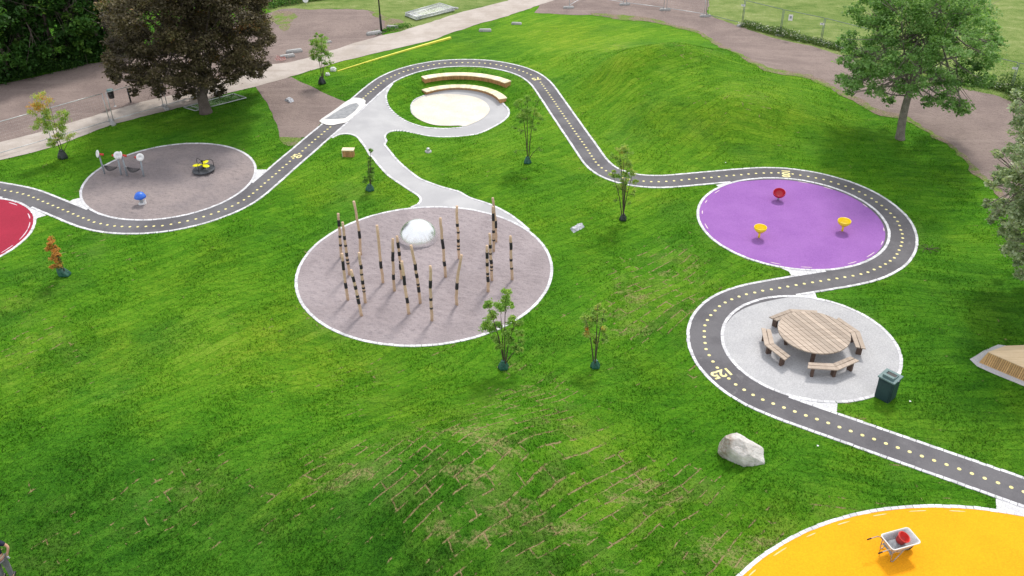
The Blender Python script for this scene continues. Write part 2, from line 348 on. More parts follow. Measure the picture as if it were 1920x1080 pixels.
    pg = m.math('MULTIPLY', m.sstep(m.math('SUBTRACT', pn, pt), .0, .07), m.sstep(fine, .38, .58))
    col = m.mix(m.math('MULTIPLY', pg, .55), col, straw)
    if blades:
        k = m.math('ADD', m.math('MULTIPLY', m.attr(), 1.9), .28); cc = m.n('CombineColor'); [m.l(k, cc.inputs[i]) for i in range(3)]
        col = m.mix(1.0, col, cc.outputs[0], 'MULTIPLY'); m.finish(col, .75, spec=.15)
        tr = m.n('BsdfTranslucent'); m.l(col, tr.inputs[0]); mx = m.n('MixShader'); mx.inputs[0].default_value = .35
        m.l(m.bsdf.outputs[0], mx.inputs[1]); m.l(tr.outputs[0], mx.inputs[2]); m.l(mx.outputs[0], m.out.inputs[0]); return m.m
    # hollow seams
    hs = m.math('MULTIPLY', m.sstep(seam, .1, .9), .5)
    bh = m.math('SUBTRACT', m.math('ADD', m.math('MULTIPLY', fine, 1.0), m.math('ADD', m.math('MULTIPLY', mid, .8), m.math('MULTIPLY', vf, .45))), hs)
    return m.finish(col, .9, bh, .95, .09, spec=.08)

MAT = {}
def mats():
    M_ = MAT
    M_['lawn'] = grass_material(); M_['blades'] = grass_material(True)
    m = NT('asphalt'); a = m.noise(.45, 5, .65); b = m.noise(2.6, 6, .7, dist=.5); c = m.noise(60, 3); e = m.noise(6, 5, .75)
    col = m.mix(m.sstep(a, .38, .62), (.085, .080, .092), (.142, .137, .15)); col = m.mix(m.math('MULTIPLY', m.sstep(b, .56, .72), .5), col, (.24, .235, .24))
    col = m.mix(m.math('MULTIPLY', m.sstep(e, .62, .74), .5), col, (.33, .32, .31)); col = m.mix(.35, col, m.ramp(c, [(.3, (.05, .05, .055)), (.7, (.19, .185, .195))]))
    M_['asphalt'] = m.finish(col, .85, c, .35, .006)
    M_['kerb'] = simple('granite_setts', (.50, .50, .53), (.68, .68, .71), 2, 50, .7, .3, .004, tintamt=.35)
    M_['concrete'] = simple('gravel_concrete', (.36, .36, .38), (.45, .45, .465), .5, 70, .85, .25, .004, finemix=.25)
    M_['picnicgravel'] = simple('stone_dust', (.385, .385, .405), (.45, .45, .465), .9, 24, .9, .6, .02, finemix=.42)
    M_['sand'] = simple('pale_sand', (.59, .55, .48), (.69, .65, .575), 1.2, 14, .9, .4, .02, finemix=.3)
    M_['whitepatch'] = simple('white_grit', (.62, .61, .60), (.72, .71, .70), 1, 30, .85, .3, .01, finemix=.15)
    M_['paint'] = simple('yellow_paint', (.66, .58, .24), (.78, .71, .36), 4, 60, .6, .1, .001, finemix=.15)
    M_['chipyellow'] = simple('pale_rubber_crumb', (.78, .48, .16), (.80, .56, .28), 4, 60, .7, .1, .001, finemix=.15); M_['chippaint'] = simple('pale_rubber', (.60, .46, .56), (.68, .56, .60), 4, 60, .7, .1, .001, finemix=.15)
    for nm, a, b in (('purple', (.225, .085, .335), (.315, .14, .43)), ('yellow', (.74, .30, .002), (.88, .385, .004)), ('red', (.26, .012, .035), (.36, .02, .05))):
        M_[nm] = simple('rubber_'+nm, tuple(.75*p+.25*q for p, q in zip(a, b)), tuple(.7*q+.3*p for p, q in zip(a, b)), .6, 22, .9, .5, .01, finemix=.3)
    # raked gravel
    def gravel(name, cA, cB, cC):
        m = NT(name); a = m.noise(.35, 4, .6); b = m.noise(3.2, 5, .65, dist=.4); c = m.noise(6.5, 5, .75, co=m.mapping(.3, (.7, 1.5, 1))); d = m.noise(45, 2)
        col = m.mix(m.sstep(a, .35, .65), cA, cB)
        col = m.mix(m.math('MULTIPLY', m.sstep(c, .5, .66), .6), col, cC)
        col = m.mix(.3, col, m.ramp(d, [(.3, tuple(v*.5 for v in cA)), (.7, tuple(min(1, v*1.35) for v in cB))]))
        if name == 'bare_soil':
            rt = m.noise(1, 4, .6, co=m.mapping(R_(-32), (.10, 1.3, 1))); st_ = m.noise(26, 2, .6); cl_ = m.noise(4.5, 5, .75)
            col = m.mix(m.math('MULTIPLY', m.sstep(rt, .52, .68), .35), col, (.34, .275, .25)); col = m.mix(m.math('MULTIPLY', m.sstep(st_, .66, .74), .7), col, (.42, .38, .36))
            col = m.mix(m.math('MULTIPLY', m.sstep(cl_, .58, .7), .4), col, (.12, .09, .08))
        h_ = m.math('ADD', m.math('MULTIPLY', b, 1.0), m.math('ADD', m.math('MULTIPLY', c, .6), m.math('MULTIPLY', d, .15)))
        return m.finish(col, .92, h_, .8, .12, spec=.1)
    M_['playgravel'] = gravel('play_gravel', (.29, .25, .262), (.38, .33, .345), (.195, .168, .18))
    M_['swinggravel'] = gravel('swing_gravel', (.22, .195, .205), (.33, .28, .275), (.14, .125, .13))
    M_['dirt'] = gravel('bare_soil', (.20, .155, .145), (.285, .225, .205), (.13, .10, .09))
    m = NT('gravel_path'); a = m.noise(.5, 5, .65); d = m.noise(22, 4, .7); tr = m.noise(1, 4, .6, co=m.mapping(R_(-30), (.12, 1.6, 1)))
    col = m.mix(m.sstep(a, .35, .65), (.38, .33, .295), (.50, .45, .42)); col = m.mix(m.math('MULTIPLY', m.sstep(tr, .5, .7), .5), col, (.30, .25, .22))
    col = m.mix(.25, col, m.ramp(d, [(.3, (.2, .17, .15)), (.7, (.6, .55, .5))])); M_['pathgravel'] = m.finish(col, .95, d, .5, .02, spec=.1)
    # far meadow: mown but dry
    m = NT('dry_meadow'); a = m.noise(.12, 4, .6); b = m.noise(1.2, 5, .7); c = m.noise(9, 4, .75); e = m.noise(.5, 5, .7, co=m.mapping(R_(20), (.5, 2, 1)))
    v = m.math('DIVIDE', m.math('ADD', m.math('ADD', m.math('MULTIPLY', a, .9), b), m.math('ADD', m.math('MULTIPLY', c, 1.0), e)), 3.9)
    col = m.ramp(v, [(.38, (.07, .13, .028)), (.46, (.135, .205, .05)), (.53, (.21, .265, .085)), (.61, (.33, .355, .17))])
    M_['meadow'] = m.finish(col, .95, m.math('ADD', b, c), .8, .1, spec=.08)
    # weedy fringe: soil with grass coming up
    m = NT('weedy_soil'); c = m.noise(9, 4, .75); e = m.noise(.8, 5, .7)
    col = m.mix(m.sstep(e, .42, .6), m.ramp(c, [(.3, (.13, .10, .08)), (.7, (.32, .25, .19))]), m.ramp(c, [(.3, (.06, .13, .015)), (.7, (.22, .30, .07))]))
    M_['weedy'] = m.finish(col, .95, c, .8, .08, spec=.08)
    # wood
    def wood(name, a, b, sx=1, sy=14, rough=.65):
        m = NT(name); g = m.noise(1, 6, .7, co=m.mapping(0, (sx, sy, sy))); f = m.noise(25, 3)
        col = m.ramp(m.math('ADD', m.math('MULTIPLY', g, .8), m.math('MULTIPLY', f, .2)), [(.33, a), (.66, b)])
        k = m.math('ADD', m.math('MULTIPLY', m.attr(), .42), .79)
        cc = m.n('CombineColor'); [m.l(k, cc.inputs[i]) for i in range(3)]
        return m.finish(m.mix(1.0, col, cc.outputs[0], 'MULTIPLY'), rough, g, .3, .004)
    M_['tablewood'] = wood('weathered_boards', (.30, .235, .185), (.47, .39, .325))
    M_['darkwood'] = wood('dark_timber', (.075, .045, .035), (.13, .085, .065))
    M_['postwood'] = wood('debarked_timber', (.46, .31, .20), (.66, .49, .35), 14, 14)
    M_['benchtop'] = wood('pale_bench_boards', (.66, .55, .36), (.82, .74, .54))
    M_['benchside'] = wood('oiled_cladding', (.33, .16, .065), (.52, .29, .13), 14, 14)
    M_['rampply'] = wood('plywood_deck', (.55, .40, .24), (.72, .56, .37))
    M_['rampslat'] = wood('larch_slats', (.42, .25, .10), (.58, .37, .17))
    M_['band'] = simple('black_rubber_wrap', (.012, .012, .014), (.03, .03, .032), 5, 50, .6, .2, .002)
    M_['rock'] = None
    m = NT('pale_granite'); a = m.noise(2.0, 6, .65, dist=.6); b = m.noise(9, 6, .7); v = m.n('TexVoronoi', feature='DISTANCE_TO_EDGE'); v.inputs['Scale'].default_value = 2.4
    nd = m.noise(1.3, 3); m.l(m.co(), v.inputs['Vector'])
    col = m.ramp(m.math('ADD', m.math('MULTIPLY', a, .7), m.math('MULTIPLY', b, .3)), [(.3, (.30, .275, .25)), (.46, (.52, .50, .48)), (.68, (.70, .68, .66))])
    sp = m.n('SeparateXYZ'); m.l(m.co(), sp.inputs[0])
    stain = m.math('MULTIPLY', m.sstep(m.math('ADD', m.math('MULTIPLY', sp.outputs[0], -1), m.math('MULTIPLY', nd, .5)), .62, .78), m.sstep(b, .3, .6))
    col = m.mix(m.math('MULTIPLY', stain, .75), col, (.20, .13, .085))
    M_['rock'] = m.finish(col, .85, m.math('ADD', m.math('MULTIPLY', a, 1.2), m.math('MULTIPLY', b, .5)), .8, .06)
    M_['speckle'] = simple('speckled_stone', (.30, .31, .34), (.62, .63, .68), 9, 16, .8, .5, .02, finemix=.5)
    M_['block'] = simple('cast_concrete', (.30, .30, .30), (.46, .455, .455), 4, 30, .85, .3, .006)
    M_['steel'] = NT('polished_steel').finish((.83, .84, .86), .07, metal=1)
    m = NT('polished_steel_dome'); r_ = m.ramp(m.noise(3.5, 6, .7), [(.35, (.22,)*3), (.7, (.34,)*3)])
    M_['steel'] = m.finish((.88, .89, .91), r_, m.noise(1.6, 2), .06, .05, metal=1)
    M_['galv'] = simple('galvanised_steel', (.46, .48, .50), (.60, .62, .64), 6, 40, .45, .1, .002, metal=.5)
    M_['greypost'] = simple('grey_painted_steel', (.25, .29, .33), (.33, .37, .41), 4, 40, .45, .1, .002)
    M_['white'] = simple('white_plastic', (.76, .76, .78), (.84, .84, .85), 4, 40, .4, .05, .002, finemix=.1)
    M_['redplastic'] = simple('red_plastic', (.58, .035, .03), (.68, .055, .045), 4, 40, .35, .05, .002, finemix=.12, spec=.5)
    M_['redcup'] = simple('crimson_plastic', (.42, .012, .035), (.52, .02, .05), 4, 40, .35, .05, .002, finemix=.1, spec=.5)
    M_['yellowcup'] = simple('yellow_plastic', (.84, .62, .01), (.92, .72, .02), 4, 40, .35, .05, .002, finemix=.1, spec=.5)
    M_['lemon'] = simple('lemon_paint', (.80, .72, .01), (.88, .82, .02), 4, 40, .4, .05, .002, finemix=.1)
    M_['blue'] = simple('blue_plastic', (.015, .10, .55), (.03, .16, .68), 4, 40, .35, .05, .002, finemix=.1, spec=.5)
    M_['black'] = simple('black_steel', (.012, .012, .014), (.03, .03, .034), 4, 40, .4, .1, .002)
    M_['platform'] = simple('charcoal_plate', (.05, .055, .065), (.085, .09, .105), 4, 40, .5, .2, .003)
    M_['net'] = simple('dark_rope', (.035, .035, .04), (.07, .07, .075), 6, 50, .7, .2, .003)
    M_['bin'] = simple('dark_green_steel', (.018, .042, .05), (.03, .062, .07), 3, 40, .5, .1, .002)
    M_['binlid'] = simple('grey_green_steel', (.10, .17, .175), (.14, .215, .22), 3, 40, .5, .1, .002)
    M_['bag'] = simple('green_watering_bag', (.012, .075, .055), (.03, .13, .095), 6, 14, .35, .7, .05, spec=.5)
    M_['bagdark'] = simple('dark_watering_bag', (.012, .02, .02), (.03, .04, .04), 6, 14, .35, .7, .05, spec=.5)
    M_['bark'] = simple('grey_bark', (.16, .135, .12), (.28, .245, .22), 3, 18, .9, .8, .04)
    M_['darkbark'] = simple('brown_bark', (.10, .078, .07), (.17, .135, .125), 3, 18, .9, .8, .04)
    M_['stem'] = simple('young_bark', (.045, .035, .025), (.10, .075, .055), 4, 30, .8, .3, .01)
    M_['tray'] = simple('worn_galvanised_tray', (.42, .42, .43), (.56, .56, .57), 5, 30, .6, .3, .006, metal=.15)
    M_['rim'] = simple('white_rim', (.70, .70, .71), (.80, .80, .80), 5, 30, .5, .1, .002)
    M_['pipe'] = simple('rusty_tube', (.22, .15, .11), (.50, .44, .38), 7, 40, .55, .2, .003)
    M_['rubber'] = simple('black_rubber', (.015, .015, .015), (.04, .038, .035), 5, 40, .8, .2, .003)
    M_['greygrit'] = simple('grey_grit', (.22, .23, .25), (.36, .37, .39), 5, 50, .95, .8, .02)
    M_['skin'] = simple('skin', (.50, .27, .18), (.58, .33, .23), 6, 40, .55, .1, .002, finemix=.1)
    M_['navy'] = simple('navy_cotton', (.012, .014, .035), (.025, .028, .055), 5, 60, .85, .3, .004)
    M_['trousers'] = simple('grey_cotton', (.13, .125, .14), (.20, .195, .21), 5, 60, .85, .3, .004)
    M_['glove'] = simple('pale_glove', (.55, .52, .62), (.68, .65, .72), 5, 60, .8, .2, .004)
    M_['hair'] = simple('brown_hair', (.03, .02, .012), (.06, .04, .025), 8, 60, .6, .5, .01)
    M_['belt'] = simple('pale_belt', (.5, .5, .42), (.6, .6, .5), 5, 60, .7, .2, .004)
    M_['beam'] = simple('yellow_beam_paint', (.78, .72, .08), (.86, .81, .14), 3, 30, .5, .1, .003, finemix=.12)
    M_['maple'] = leafmat('copper_maple_leaves', [(0, (.045, .036, .026)), (.35, (.095, .080, .048)), (.6, (.16, .128, .072)), (.85, (.19, .18, .08)), (1, (.36, .18, .07))], .32)
    M_['ash'] = leafmat('ash_leaves', [(0, (.10, .21, .06)), (.4, (.20, .38, .11)), (.75, (.34, .56, .20)), (1, (.52, .70, .34))], .48)
    M_['silver'] = leafmat('grey_green_leaves', [(0, (.18, .26, .13)), (.5, (.36, .46, .26)), (.85, (.56, .64, .44)), (1, (.74, .78, .64))], .45)
    M_['wood'] = leafmat('woodland_leaves', [(0, (.02, .06, .012)), (.5, (.05, .14, .025)), (.85, (.10, .24, .04)), (1, (.18, .34, .06))], .38)
    M_['sap'] = leafmat('sapling_leaves', [(0, (.16, .34, .06)), (.5, (.32, .54, .11)), (.75, (.50, .62, .17)), (.9, (.60, .60, .16)), (1, (.72, .34, .08))], .45)
    M_['saporange'] = leafmat('autumn_leaves', [(0, (.40, .42, .12)), (.35, (.66, .36, .10)), (1, (.80, .36, .12))], .45)
    M_['tuft'] = leafmat('grass_blades', [(0, (.022, .105, .008)), (.5, (.06, .22, .014)), (.85, (.13, .32, .02)), (1, (.40, .38, .13))], .3, .7)
    M_['weeds'] = leafmat('wild_plants', [(0, (.05, .11, .02)), (.6, (.13, .23, .05)), (.86, (.22, .30, .10)), (.9, (.75, .75, .70)), (1, (.85, .85, .80))], .3, .7)
mats()
# ================================================= SETTING
def inpoly(x, y, poly):
    poly = np.asarray(poly); x = np.asarray(x); y = np.asarray(y); ins = np.zeros(x.shape, bool); n = len(poly); j = n-1
    for i in range(n):
        xi, yi = poly[i]; xj, yj = poly[j]
        c = ((yi > y) != (yj > y)) & (x < (xj-xi)*(y-yi)/((yj-yi) or 1e-12)+xi); ins ^= c; j = i
    return ins
from mathutils import noise as mn
def sheet(name, poly, off, mat, step=.7, kind='structure', ragged=0):
    poly = np.asarray(poly, float)
    if ragged:
        rp = resample(np.vstack([poly, poly[:1]]), .45)[:-1]
        T = tangents(rp); nz = rng.normal(0, ragged, len(rp)); nz = np.convolve(np.r_[nz[-2:], nz, nz[:2]], [.2, .3, .3, .2], 'same')[2:-2]+rng.normal(0, ragged*.4, len(rp))
        poly = rp+np.c_[-T[:, 1], T[:, 0]]*nz[:, None]
    x0, y0 = poly.min(0); x1, y1 = poly.max(0)
    gx, gy = np.meshgrid(np.arange(x0+step/2, x1, step), np.arange(y0+step/2, y1, step)); gx = gx.ravel(); gy = gy.ravel()
    m = inpoly(gx, gy, poly); gx = gx[m]; gy = gy[m]
    vs = [Vector(p) for p in poly]+[Vector((a, b)) for a, b in zip(gx, gy)]
    r = delaunay_2d_cdt(vs, [], [list(range(len(poly)))], 1, 1e-5)
    V2 = np.array([(v.x, v.y) for v in r[0]]); z = height(V2[:, 0], V2[:, 1])+off
    me = bpy.data.meshes.new(name); fs = [f if (V2[f[1]]-V2[f[0]])[0]*(V2[f[2]]-V2[f[0]])[1]-(V2[f[1]]-V2[f[0]])[1]*(V2[f[2]]-V2[f[0]])[0] > 0 else f[::-1] for f in r[2]]
    me.from_pydata(np.c_[V2, z].tolist(), [], fs); me.materials.append(mat); me.polygons.foreach_set('use_smooth', [True]*len(me.polygons))
    o = bpy.data.objects.new(name, me); COL.objects.link(o)
    if kind: o['kind'] = kind
    return o
def circle_poly(cx, cy, r, n=96): return [(cx+r*math.cos(2*math.pi*k/n), cy+r*math.sin(2*math.pi*k/n)) for k in range(n)]

# ---- the ground
def axis(a, b, st, far):
    return np.r_[[a-f for f in far[::-1]], np.arange(a, b+.01, st), [b+f for f in far]]
X = axis(-62, 62, .4, [6, 20, 60, 160, 400]); Y = axis(6, 100, .4, [6, 20, 60, 160, 400])
gx, gy = np.meshgrid(X, Y); sh = gx.shape; gx = gx.ravel(); gy = gy.ravel()
edge = ss(60, 50, np.abs(gx)) if False else (1-ss(50, 61, np.abs(gx)))*ss(5, 9, gy)
gz = height(gx, gy)*edge
idx = np.arange(len(gx)).reshape(sh)
q = np.stack([idx[:-1, :-1], idx[:-1, 1:], idx[1:, 1:], idx[1:, :-1]], -1).reshape(-1)
ground = mesh_np('ground', np.c_[gx, gy, gz], q, 4, MAT['lawn'], smooth=True); ground['kind'] = 'structure'
WORN = [(1235, 535, 1.5, 1.25), (1190, 595, 1.3, 1.2), (1270, 480, 1.1, .9), (1010, 745, 1.3, 1.1), (960, 800, .9, .9), (950, 870, 1.7, 1.2), (820, 850, 1.5, 1.1), (1090, 860, 1.4, .8), (1120, 990, 1.6, .8), (1240, 930, 1.0, .9), (60, 650, 1.5, .7), (650, 860, 1.2, .6), (330, 920, 1.2, .8),
        (560, 920, 1.1, .7), (1370, 1060, .9, 1.2), (1560, 960, .8, .8), (1440, 1010, .8, .9), (160, 470, .9, .6), (700, 715, 1.3, .5), (1300, 905, .7, 1.0), (1290, 84, 1.4, .9), (1150, 90, 1.6, .6), (1400, 180, 1.6, .5), (40, 560, 1.2, .4), (860, 960, 1.6, .7), (1590, 790, .5, .5), (1290, 580, .5, .9), (1300, 700, .5, .6), (1700, 880, .8, .3), (950, 688, .35, 1.3), (480, 620, 1.2, .3), (60, 1040, 1.5, .6)]
WP = [(*P(a_, b_), c_, d_) for a_, b_, c_, d_ in WORN]
def worn(x, y):
    o = np.zeros(len(x))
    for cx, cy, s_, k in WP: o += k*np.exp(-.5*(((x-cx)/s_)**2+((y-cy)/s_)**2))
    o += .55*np.exp(-np.maximum(hard_dist(x, y)+.05, 0)/.22)*(.5+.5*np.sin(x*1.1+np.sin(y*.8)*2))
    return np.minimum(o, 1.2)
FRESH_SHADE = [(1290, 190, 6.5, .75), (1130, 70, 4.5, .8), (960, 60, 3, .6), (1500, 190, 3, .4), (870, 320, 3, .45), (640, 330, 2.5, .4), (380, 640, 4.5, .45), (620, 700, 3, .3), (80, 285, 3, .4), (700, 110, 4, .3), (1180, 400, 2, .3),
         (180, 960, 3.4, -.85), (420, 980, 2.4, -.5), (760, 1010, 2.3, -.8), (1000, 1060, 1.6, -.4), (1850, 560, 3.0, -.55), (1800, 800, 2.2, -.45), (1640, 260, 3.5, -.5), (1500, 900, 1.5, -.35), (1300, 480, 1.8, -.3), (400, 240, 3.5, -.4), (850, 155, 1.2, -.3)]  # negatives darken the grass: painted shade below the trees and along the near edge
FP_ = [(*P(a_, b_), c_, d_) for a_, b_, c_, d_ in FRESH_SHADE]
def fresh_shade(x, y):
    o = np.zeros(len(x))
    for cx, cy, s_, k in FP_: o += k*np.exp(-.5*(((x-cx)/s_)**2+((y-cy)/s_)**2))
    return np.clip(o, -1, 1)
def set_attr(o, name, vals):
    at = o.data.attributes.new(name, 'FLOAT', 'POINT'); at.data.foreach_set('value', np.asarray(vals, np.float32))
set_attr(ground, 'worn', worn(gx, gy)); set_attr(ground, 'fresh_shade', fresh_shade(gx, gy))

W = lambda pts: np.array([P(*p) for p in pts])
WF = lambda pts: np.array([flat(*p) for p in pts])
z1 = lambda pts: zin(pts, 3.4286, 0, 0)
z2 = lambda pts: zin(pts, 3.4286, 480, 0)
z3 = lambda pts: zin(pts, 3.4286, 1000, 0)
z4 = lambda pts: zin(pts, 3.6, 1480, 0)
z5 = lambda pts: zin(pts, 3.4286, 0, 240)
z6 = lambda pts: zin(pts, 3.177, 520, 340)
z7 = lambda pts: zin(pts, 2.8235, 1240, 280)
z8 = lambda pts: zin(pts, 2.7, 1260, 520)
z3b = lambda pts: zin(pts, 7.7125, 620, 260)
zam = lambda pts: zin(pts, 7.2, 720, 120)
zq = lambda pts: zin(pts, 4.8, 1040, 0)
zy = lambda pts: zin(pts, 3.0968, 1300, 780)
zc_ = lambda pts: zin(pts, 10.8, 580, 160)

lower_edge = z1([(-1500, 1400), (-600, 1180), (0, 1030), (330, 950), (700, 810), (1000, 730), (1180, 690), (1450, 605), (1640, 560)])
upper_edge = z1([(-1500, 1300), (-600, 1100), (0, 915), (200, 868), (480, 782), (800, 690), (1200, 590), (1500, 490), (1680, 425)])
low2 = z2([(220, 495), (480, 415), (800, 335), (1050, 280), (1150, 255), (1270, 205), (1450, 150), (1600, 110), (1730, 65), (1880, 15), (2060, -60), (2300, -180)])
up2 = z2([(200, 405), (350, 372), (470, 330), (700, 260), (870, 215), (950, 195), (1100, 150), (1300, 85), (1500, 35), (1620, 5), (1800, -70), (2050, -190)])
fl = WF(lower_edge+low2); fu = WF(upper_edge+up2)
sheet('footpath', np.vstack([fl, fu[::-1]]), .022, MAT['pathgravel'], 1.2, ragged=.07)
# bare soil left of / behind the footpath
soil = z1([(-1500, 1330), (-600, 1125), (0, 935), (200, 885), (480, 800), (800, 705), (1200, 605), (1500, 505), (1690, 440)])+z2([(150, 430), (350, 385), (470, 345), (700, 272), (800, 235), (850, 190)])+\
       zin([(1200, 170), (1130, 130), (1000, 97), (800, 88), (600, 85), (480, 100), (280, 85), (150, 90), (50, 125)], 5.333, 500, 0)+z1([(1500, 150), (1000, 300), (700, 395), (560, 412), (420, 448), (200, 500), (0, 540), (-600, 680), (-1500, 900)])
sheet('bare_ground', WF(soil), .010, MAT['dirt'], 1.5, ragged=.12)
# trampled triangle beside the crossing
tri = z2([(0, 560), (100, 520), (225, 497), (330, 545), (400, 580), (500, 625), (585, 660), (500, 730), (410, 800), (310, 890), (285, 885), (230, 882), (150, 885), (130, 810), (100, 720), (60, 645), (25, 600)])
sheet('soil_patch', WF(tri), .014, MAT['dirt'], .8, ragged=.05)
sheet('worn_grass', WF(z2([(150, 875), (290, 878), (300, 895), (240, 945), (180, 930), (150, 900)])), .012, MAT['weedy'], .5, ragged=.05)
# bare strip behind the mounds
dl = z3([(-100, 60), (0, 85), (180, 92), (380, 97), (560, 122), (720, 132), (900, 172), (1050, 207), (1130, 247), (1250, 322), (1400, 402), (1480, 440), (1570, 470)])+z4([(-10, 505), (130, 520), (250, 582), (400, 665), (480, 700), (600, 780), (720, 790), (850, 842), (1000, 932), (1100, 992), (1200, 1085), (1290, 1180), (1400, 1290), (1600, 1500)])
du = zq([(1370, -300), (1370, 0), (1385, 130), (1460, 165), (1600, 220), (1740, 260), (1900, 320)])+z4([(0, 285), (150, 312), (330, 370), (800, 500), (1250, 620), (1380, 642), (1500, 690), (1640, 730), (1900, 880)])
dlw = W(dl); duw = WF(du)
top_left = WF([(1050, -45)])
sheet('bare_strip', np.vstack([top_left, dlw[1:], duw[::-1]]), .012, MAT['dirt'], 1.0, ragged=.10)
e1 = offset(resample(dlw[3:], 1.0), .25); e0 = offset(resample(dlw[3:], 1.0), -.15)
e1 = e1+np.c_[np.zeros(len(e1)), .35+.5*np.sin(np.linspace(0, 17, len(e1)))**2]
sheet('weedy_verge', np.vstack([e0, e1[::-1]]), .018, MAT['weedy'], .8, ragged=.22)
# mown meadow beyond the fence, and the one beside the footpath
mw = [WF([(1331, -60)])[0]]+list(duw[2:])
sheet('meadow', np.vstack([np.array(mw), [(70, 50), (150, 60), (400, 420), (60, 420)]]), .008, MAT['meadow'], 6)
mt = z2([(870, 205), (950, 195), (1100, 150), (1300, 85), (1500, 35), (1620, 5), (1800, -70), (2050, -190)])
mt2 = zin([(1130, 140), (1000, 97), (800, 88), (600, 85), (480, 100), (280, 85), (150, 90), (50, 125)], 5.333, 500, 0)
sheet('meadow', np.vstack([WF(mt2)[::-1], WF([(720, 55)]), WF(mt), [(20, 150), (60, 420), (-80, 420), (-40, 110)]]), .007, MAT['meadow'], 6)

sheet('weedy_verge', WF(zin([(60, 130), (150, 110), (260, 130), (330, 160), (250, 200), (210, 300), (150, 330), (110, 250), (60, 220)], 5.333, 500, 0)), .016, MAT['weedy'], .6, ragged=.2)
sheet('weedy_verge', WF(zin([(1130, 130), (1200, 170), (1330, 200), (1380, 215), (1300, 260), (1180, 265), (1150, 200), (1000, 110)], 5.333, 500, 0)), .016, MAT['weedy'], .6, ragged=.15)
# ---- kerbs of white granite setts
class Kerb(MB): pass
RINGS = [(cx, cy, r) for cx, cy, r in CIRC.values()]
def kerb(name, line, width=.125, step=.225, skip=None, mb=None, hgt=.03):
    own = mb is None; mb = mb or MB(); L = resample(line, step); T = tangents(L); zz = height(L[:, 0], L[:, 1])
    for i in range(len(L)-1):
        c = (L[i]+L[i+1])/2
        if skip and skip(c): continue
        l = np.hypot(*(L[i+1]-L[i]))-.008-random.random()*.01
        mb.tint = random.random()
        mb.box((c[0]+random.gauss(0, .004), c[1]+random.gauss(0, .004), (zz[i]+zz[i+1])/2+hgt-.06+random.uniform(-.004, .004)), (l, width*random.uniform(.93, 1.05), .12), math.atan2(T[i][1], T[i][0])+random.gauss(0, .02))
    if own: return mb.build(name, MAT['kerb'], kind='structure')
def near_ring(c): return any(np.hypot(c[0]-a, c[1]-b) < r+.03 for a, b, r in RINGS)
for nm, (cx, cy, r) in CIRC.items():
    st = .225 if nm != 'yellow' else .24
    kerb('kerb', np.array([(cx+(r-.08)*math.cos(t), cy+(r-.08)*math.sin(t)) for t in np.linspace(0, 2*math.pi, 200)]), .13, st)
HW = .60
kerb('kerb', offset(TRACK, HW+.08), skip=near_ring)
kerb('kerb', offset(TRACK, -HW-.08), skip=near_ring)
sheet('running_track', np.vstack([offset(TRACK[::2], HW+.13), offset(TRACK[::2], -HW-.13)[::-1]]), .022, MAT['asphalt'], .45)
surf = dict(posts='playgravel', purple='purple', picnic='picnicgravel', swings='swinggravel', yellow='yellow', red='red')
snm = dict(posts='gravel_circle', purple='rubber_circle', picnic='stone_dust_circle', swings='gravel_circle', yellow='rubber_circle', red='rubber_circle')
for nm, (cx, cy, r) in CIRC.items():
    # gravel beds are raked uneven, the rubber ones are laid flat
    raked = nm in ('posts', 'swings')
    o = sheet(snm[nm], circle_poly(cx, cy, r-.13, 120), .018, MAT[surf[nm]], .11 if raked else .6)
    if raked:                                         # raked dents and ridges, fading out at the kerb
        for v in o.data.vertices:
            e = min(1, max(0, (r-.15-math.hypot(v.co.x-cx, v.co.y-cy))/.5)); p = Vector((v.co.x*2.3, v.co.y*3.1, 1.7))
            v.co.z = max(.008, v.co.z+e*(.030+.065*mn.fractal(p*1.9, .9, 2.1, 3)))
# ---- concrete path and the sunken stage
K1 = z2([(490, 888), (530, 868), (575, 860), (625, 868), (660, 890), (695, 935)])+z3b([(420, 20), (450, 50), (510, 140), (560, 230), (620, 290), (700, 390), (830, 530), (1000, 650), (1150, 750), (1260, 820), (1302, 870), (1290, 930), (1220, 975), (1100, 1020), (980, 1045)])
K2a = z3b([(1850, 770), (1600, 700), (1400, 630), (1270, 570), (1100, 440), (960, 310), (850, 180), (775, 80)])
K2b = z2([(840, 915), (828, 880), (850, 853), (900, 842), (960, 845), (1040, 862), (1130, 878), (1230, 882), (1330, 876), (1430, 860), (1530, 815), (1600, 770), (1624, 740), (1622, 705), (1600, 680), (1585, 662)])
K2c = z6([(1500, 290), (1430, 232), (1370, 190), (1270, 140), (1150, 100)])
K4 = z2([(878, 540), (848, 580), (835, 620), (845, 670), (870, 710), (930, 760), (1000, 795), (1080, 818), (1160, 827), (1240, 828), (1330, 820)])
LIP = z2([(1320, 808), (1250, 811), (1170, 806), (1100, 788), (1050, 766), (1010, 735), (997, 700), (1002, 665), (1030, 635), (1085, 612)])
k1 = catmull(W(K1), 5); k2 = catmull(W(K2c+K2a+K2b), 5); k4 = catmull(W(K4), 5); lip = catmull(W(LIP), 5)
back = W(z2([(1105, 596), (1200, 575), (1290, 570), (1400, 575), (1500, 600), (1575, 650)]))
trk = W(z2([(470, 850), (620, 725), (750, 610), (840, 535)]))
inC1 = W([(1000, 440), (900, 410), (760, 405)])
sheet('concrete_path', np.vstack([k4, lip, back, k2[::-1], inC1, k1[::-1], trk]), .014, MAT['concrete'], .45)
kerb('kerb', k1, skip=near_ring); kerb('kerb', k2, skip=near_ring); kerb('kerb', k4); kerb('kerb', lip[15:], .10, .2, hgt=.02)
st_c = cfit = None
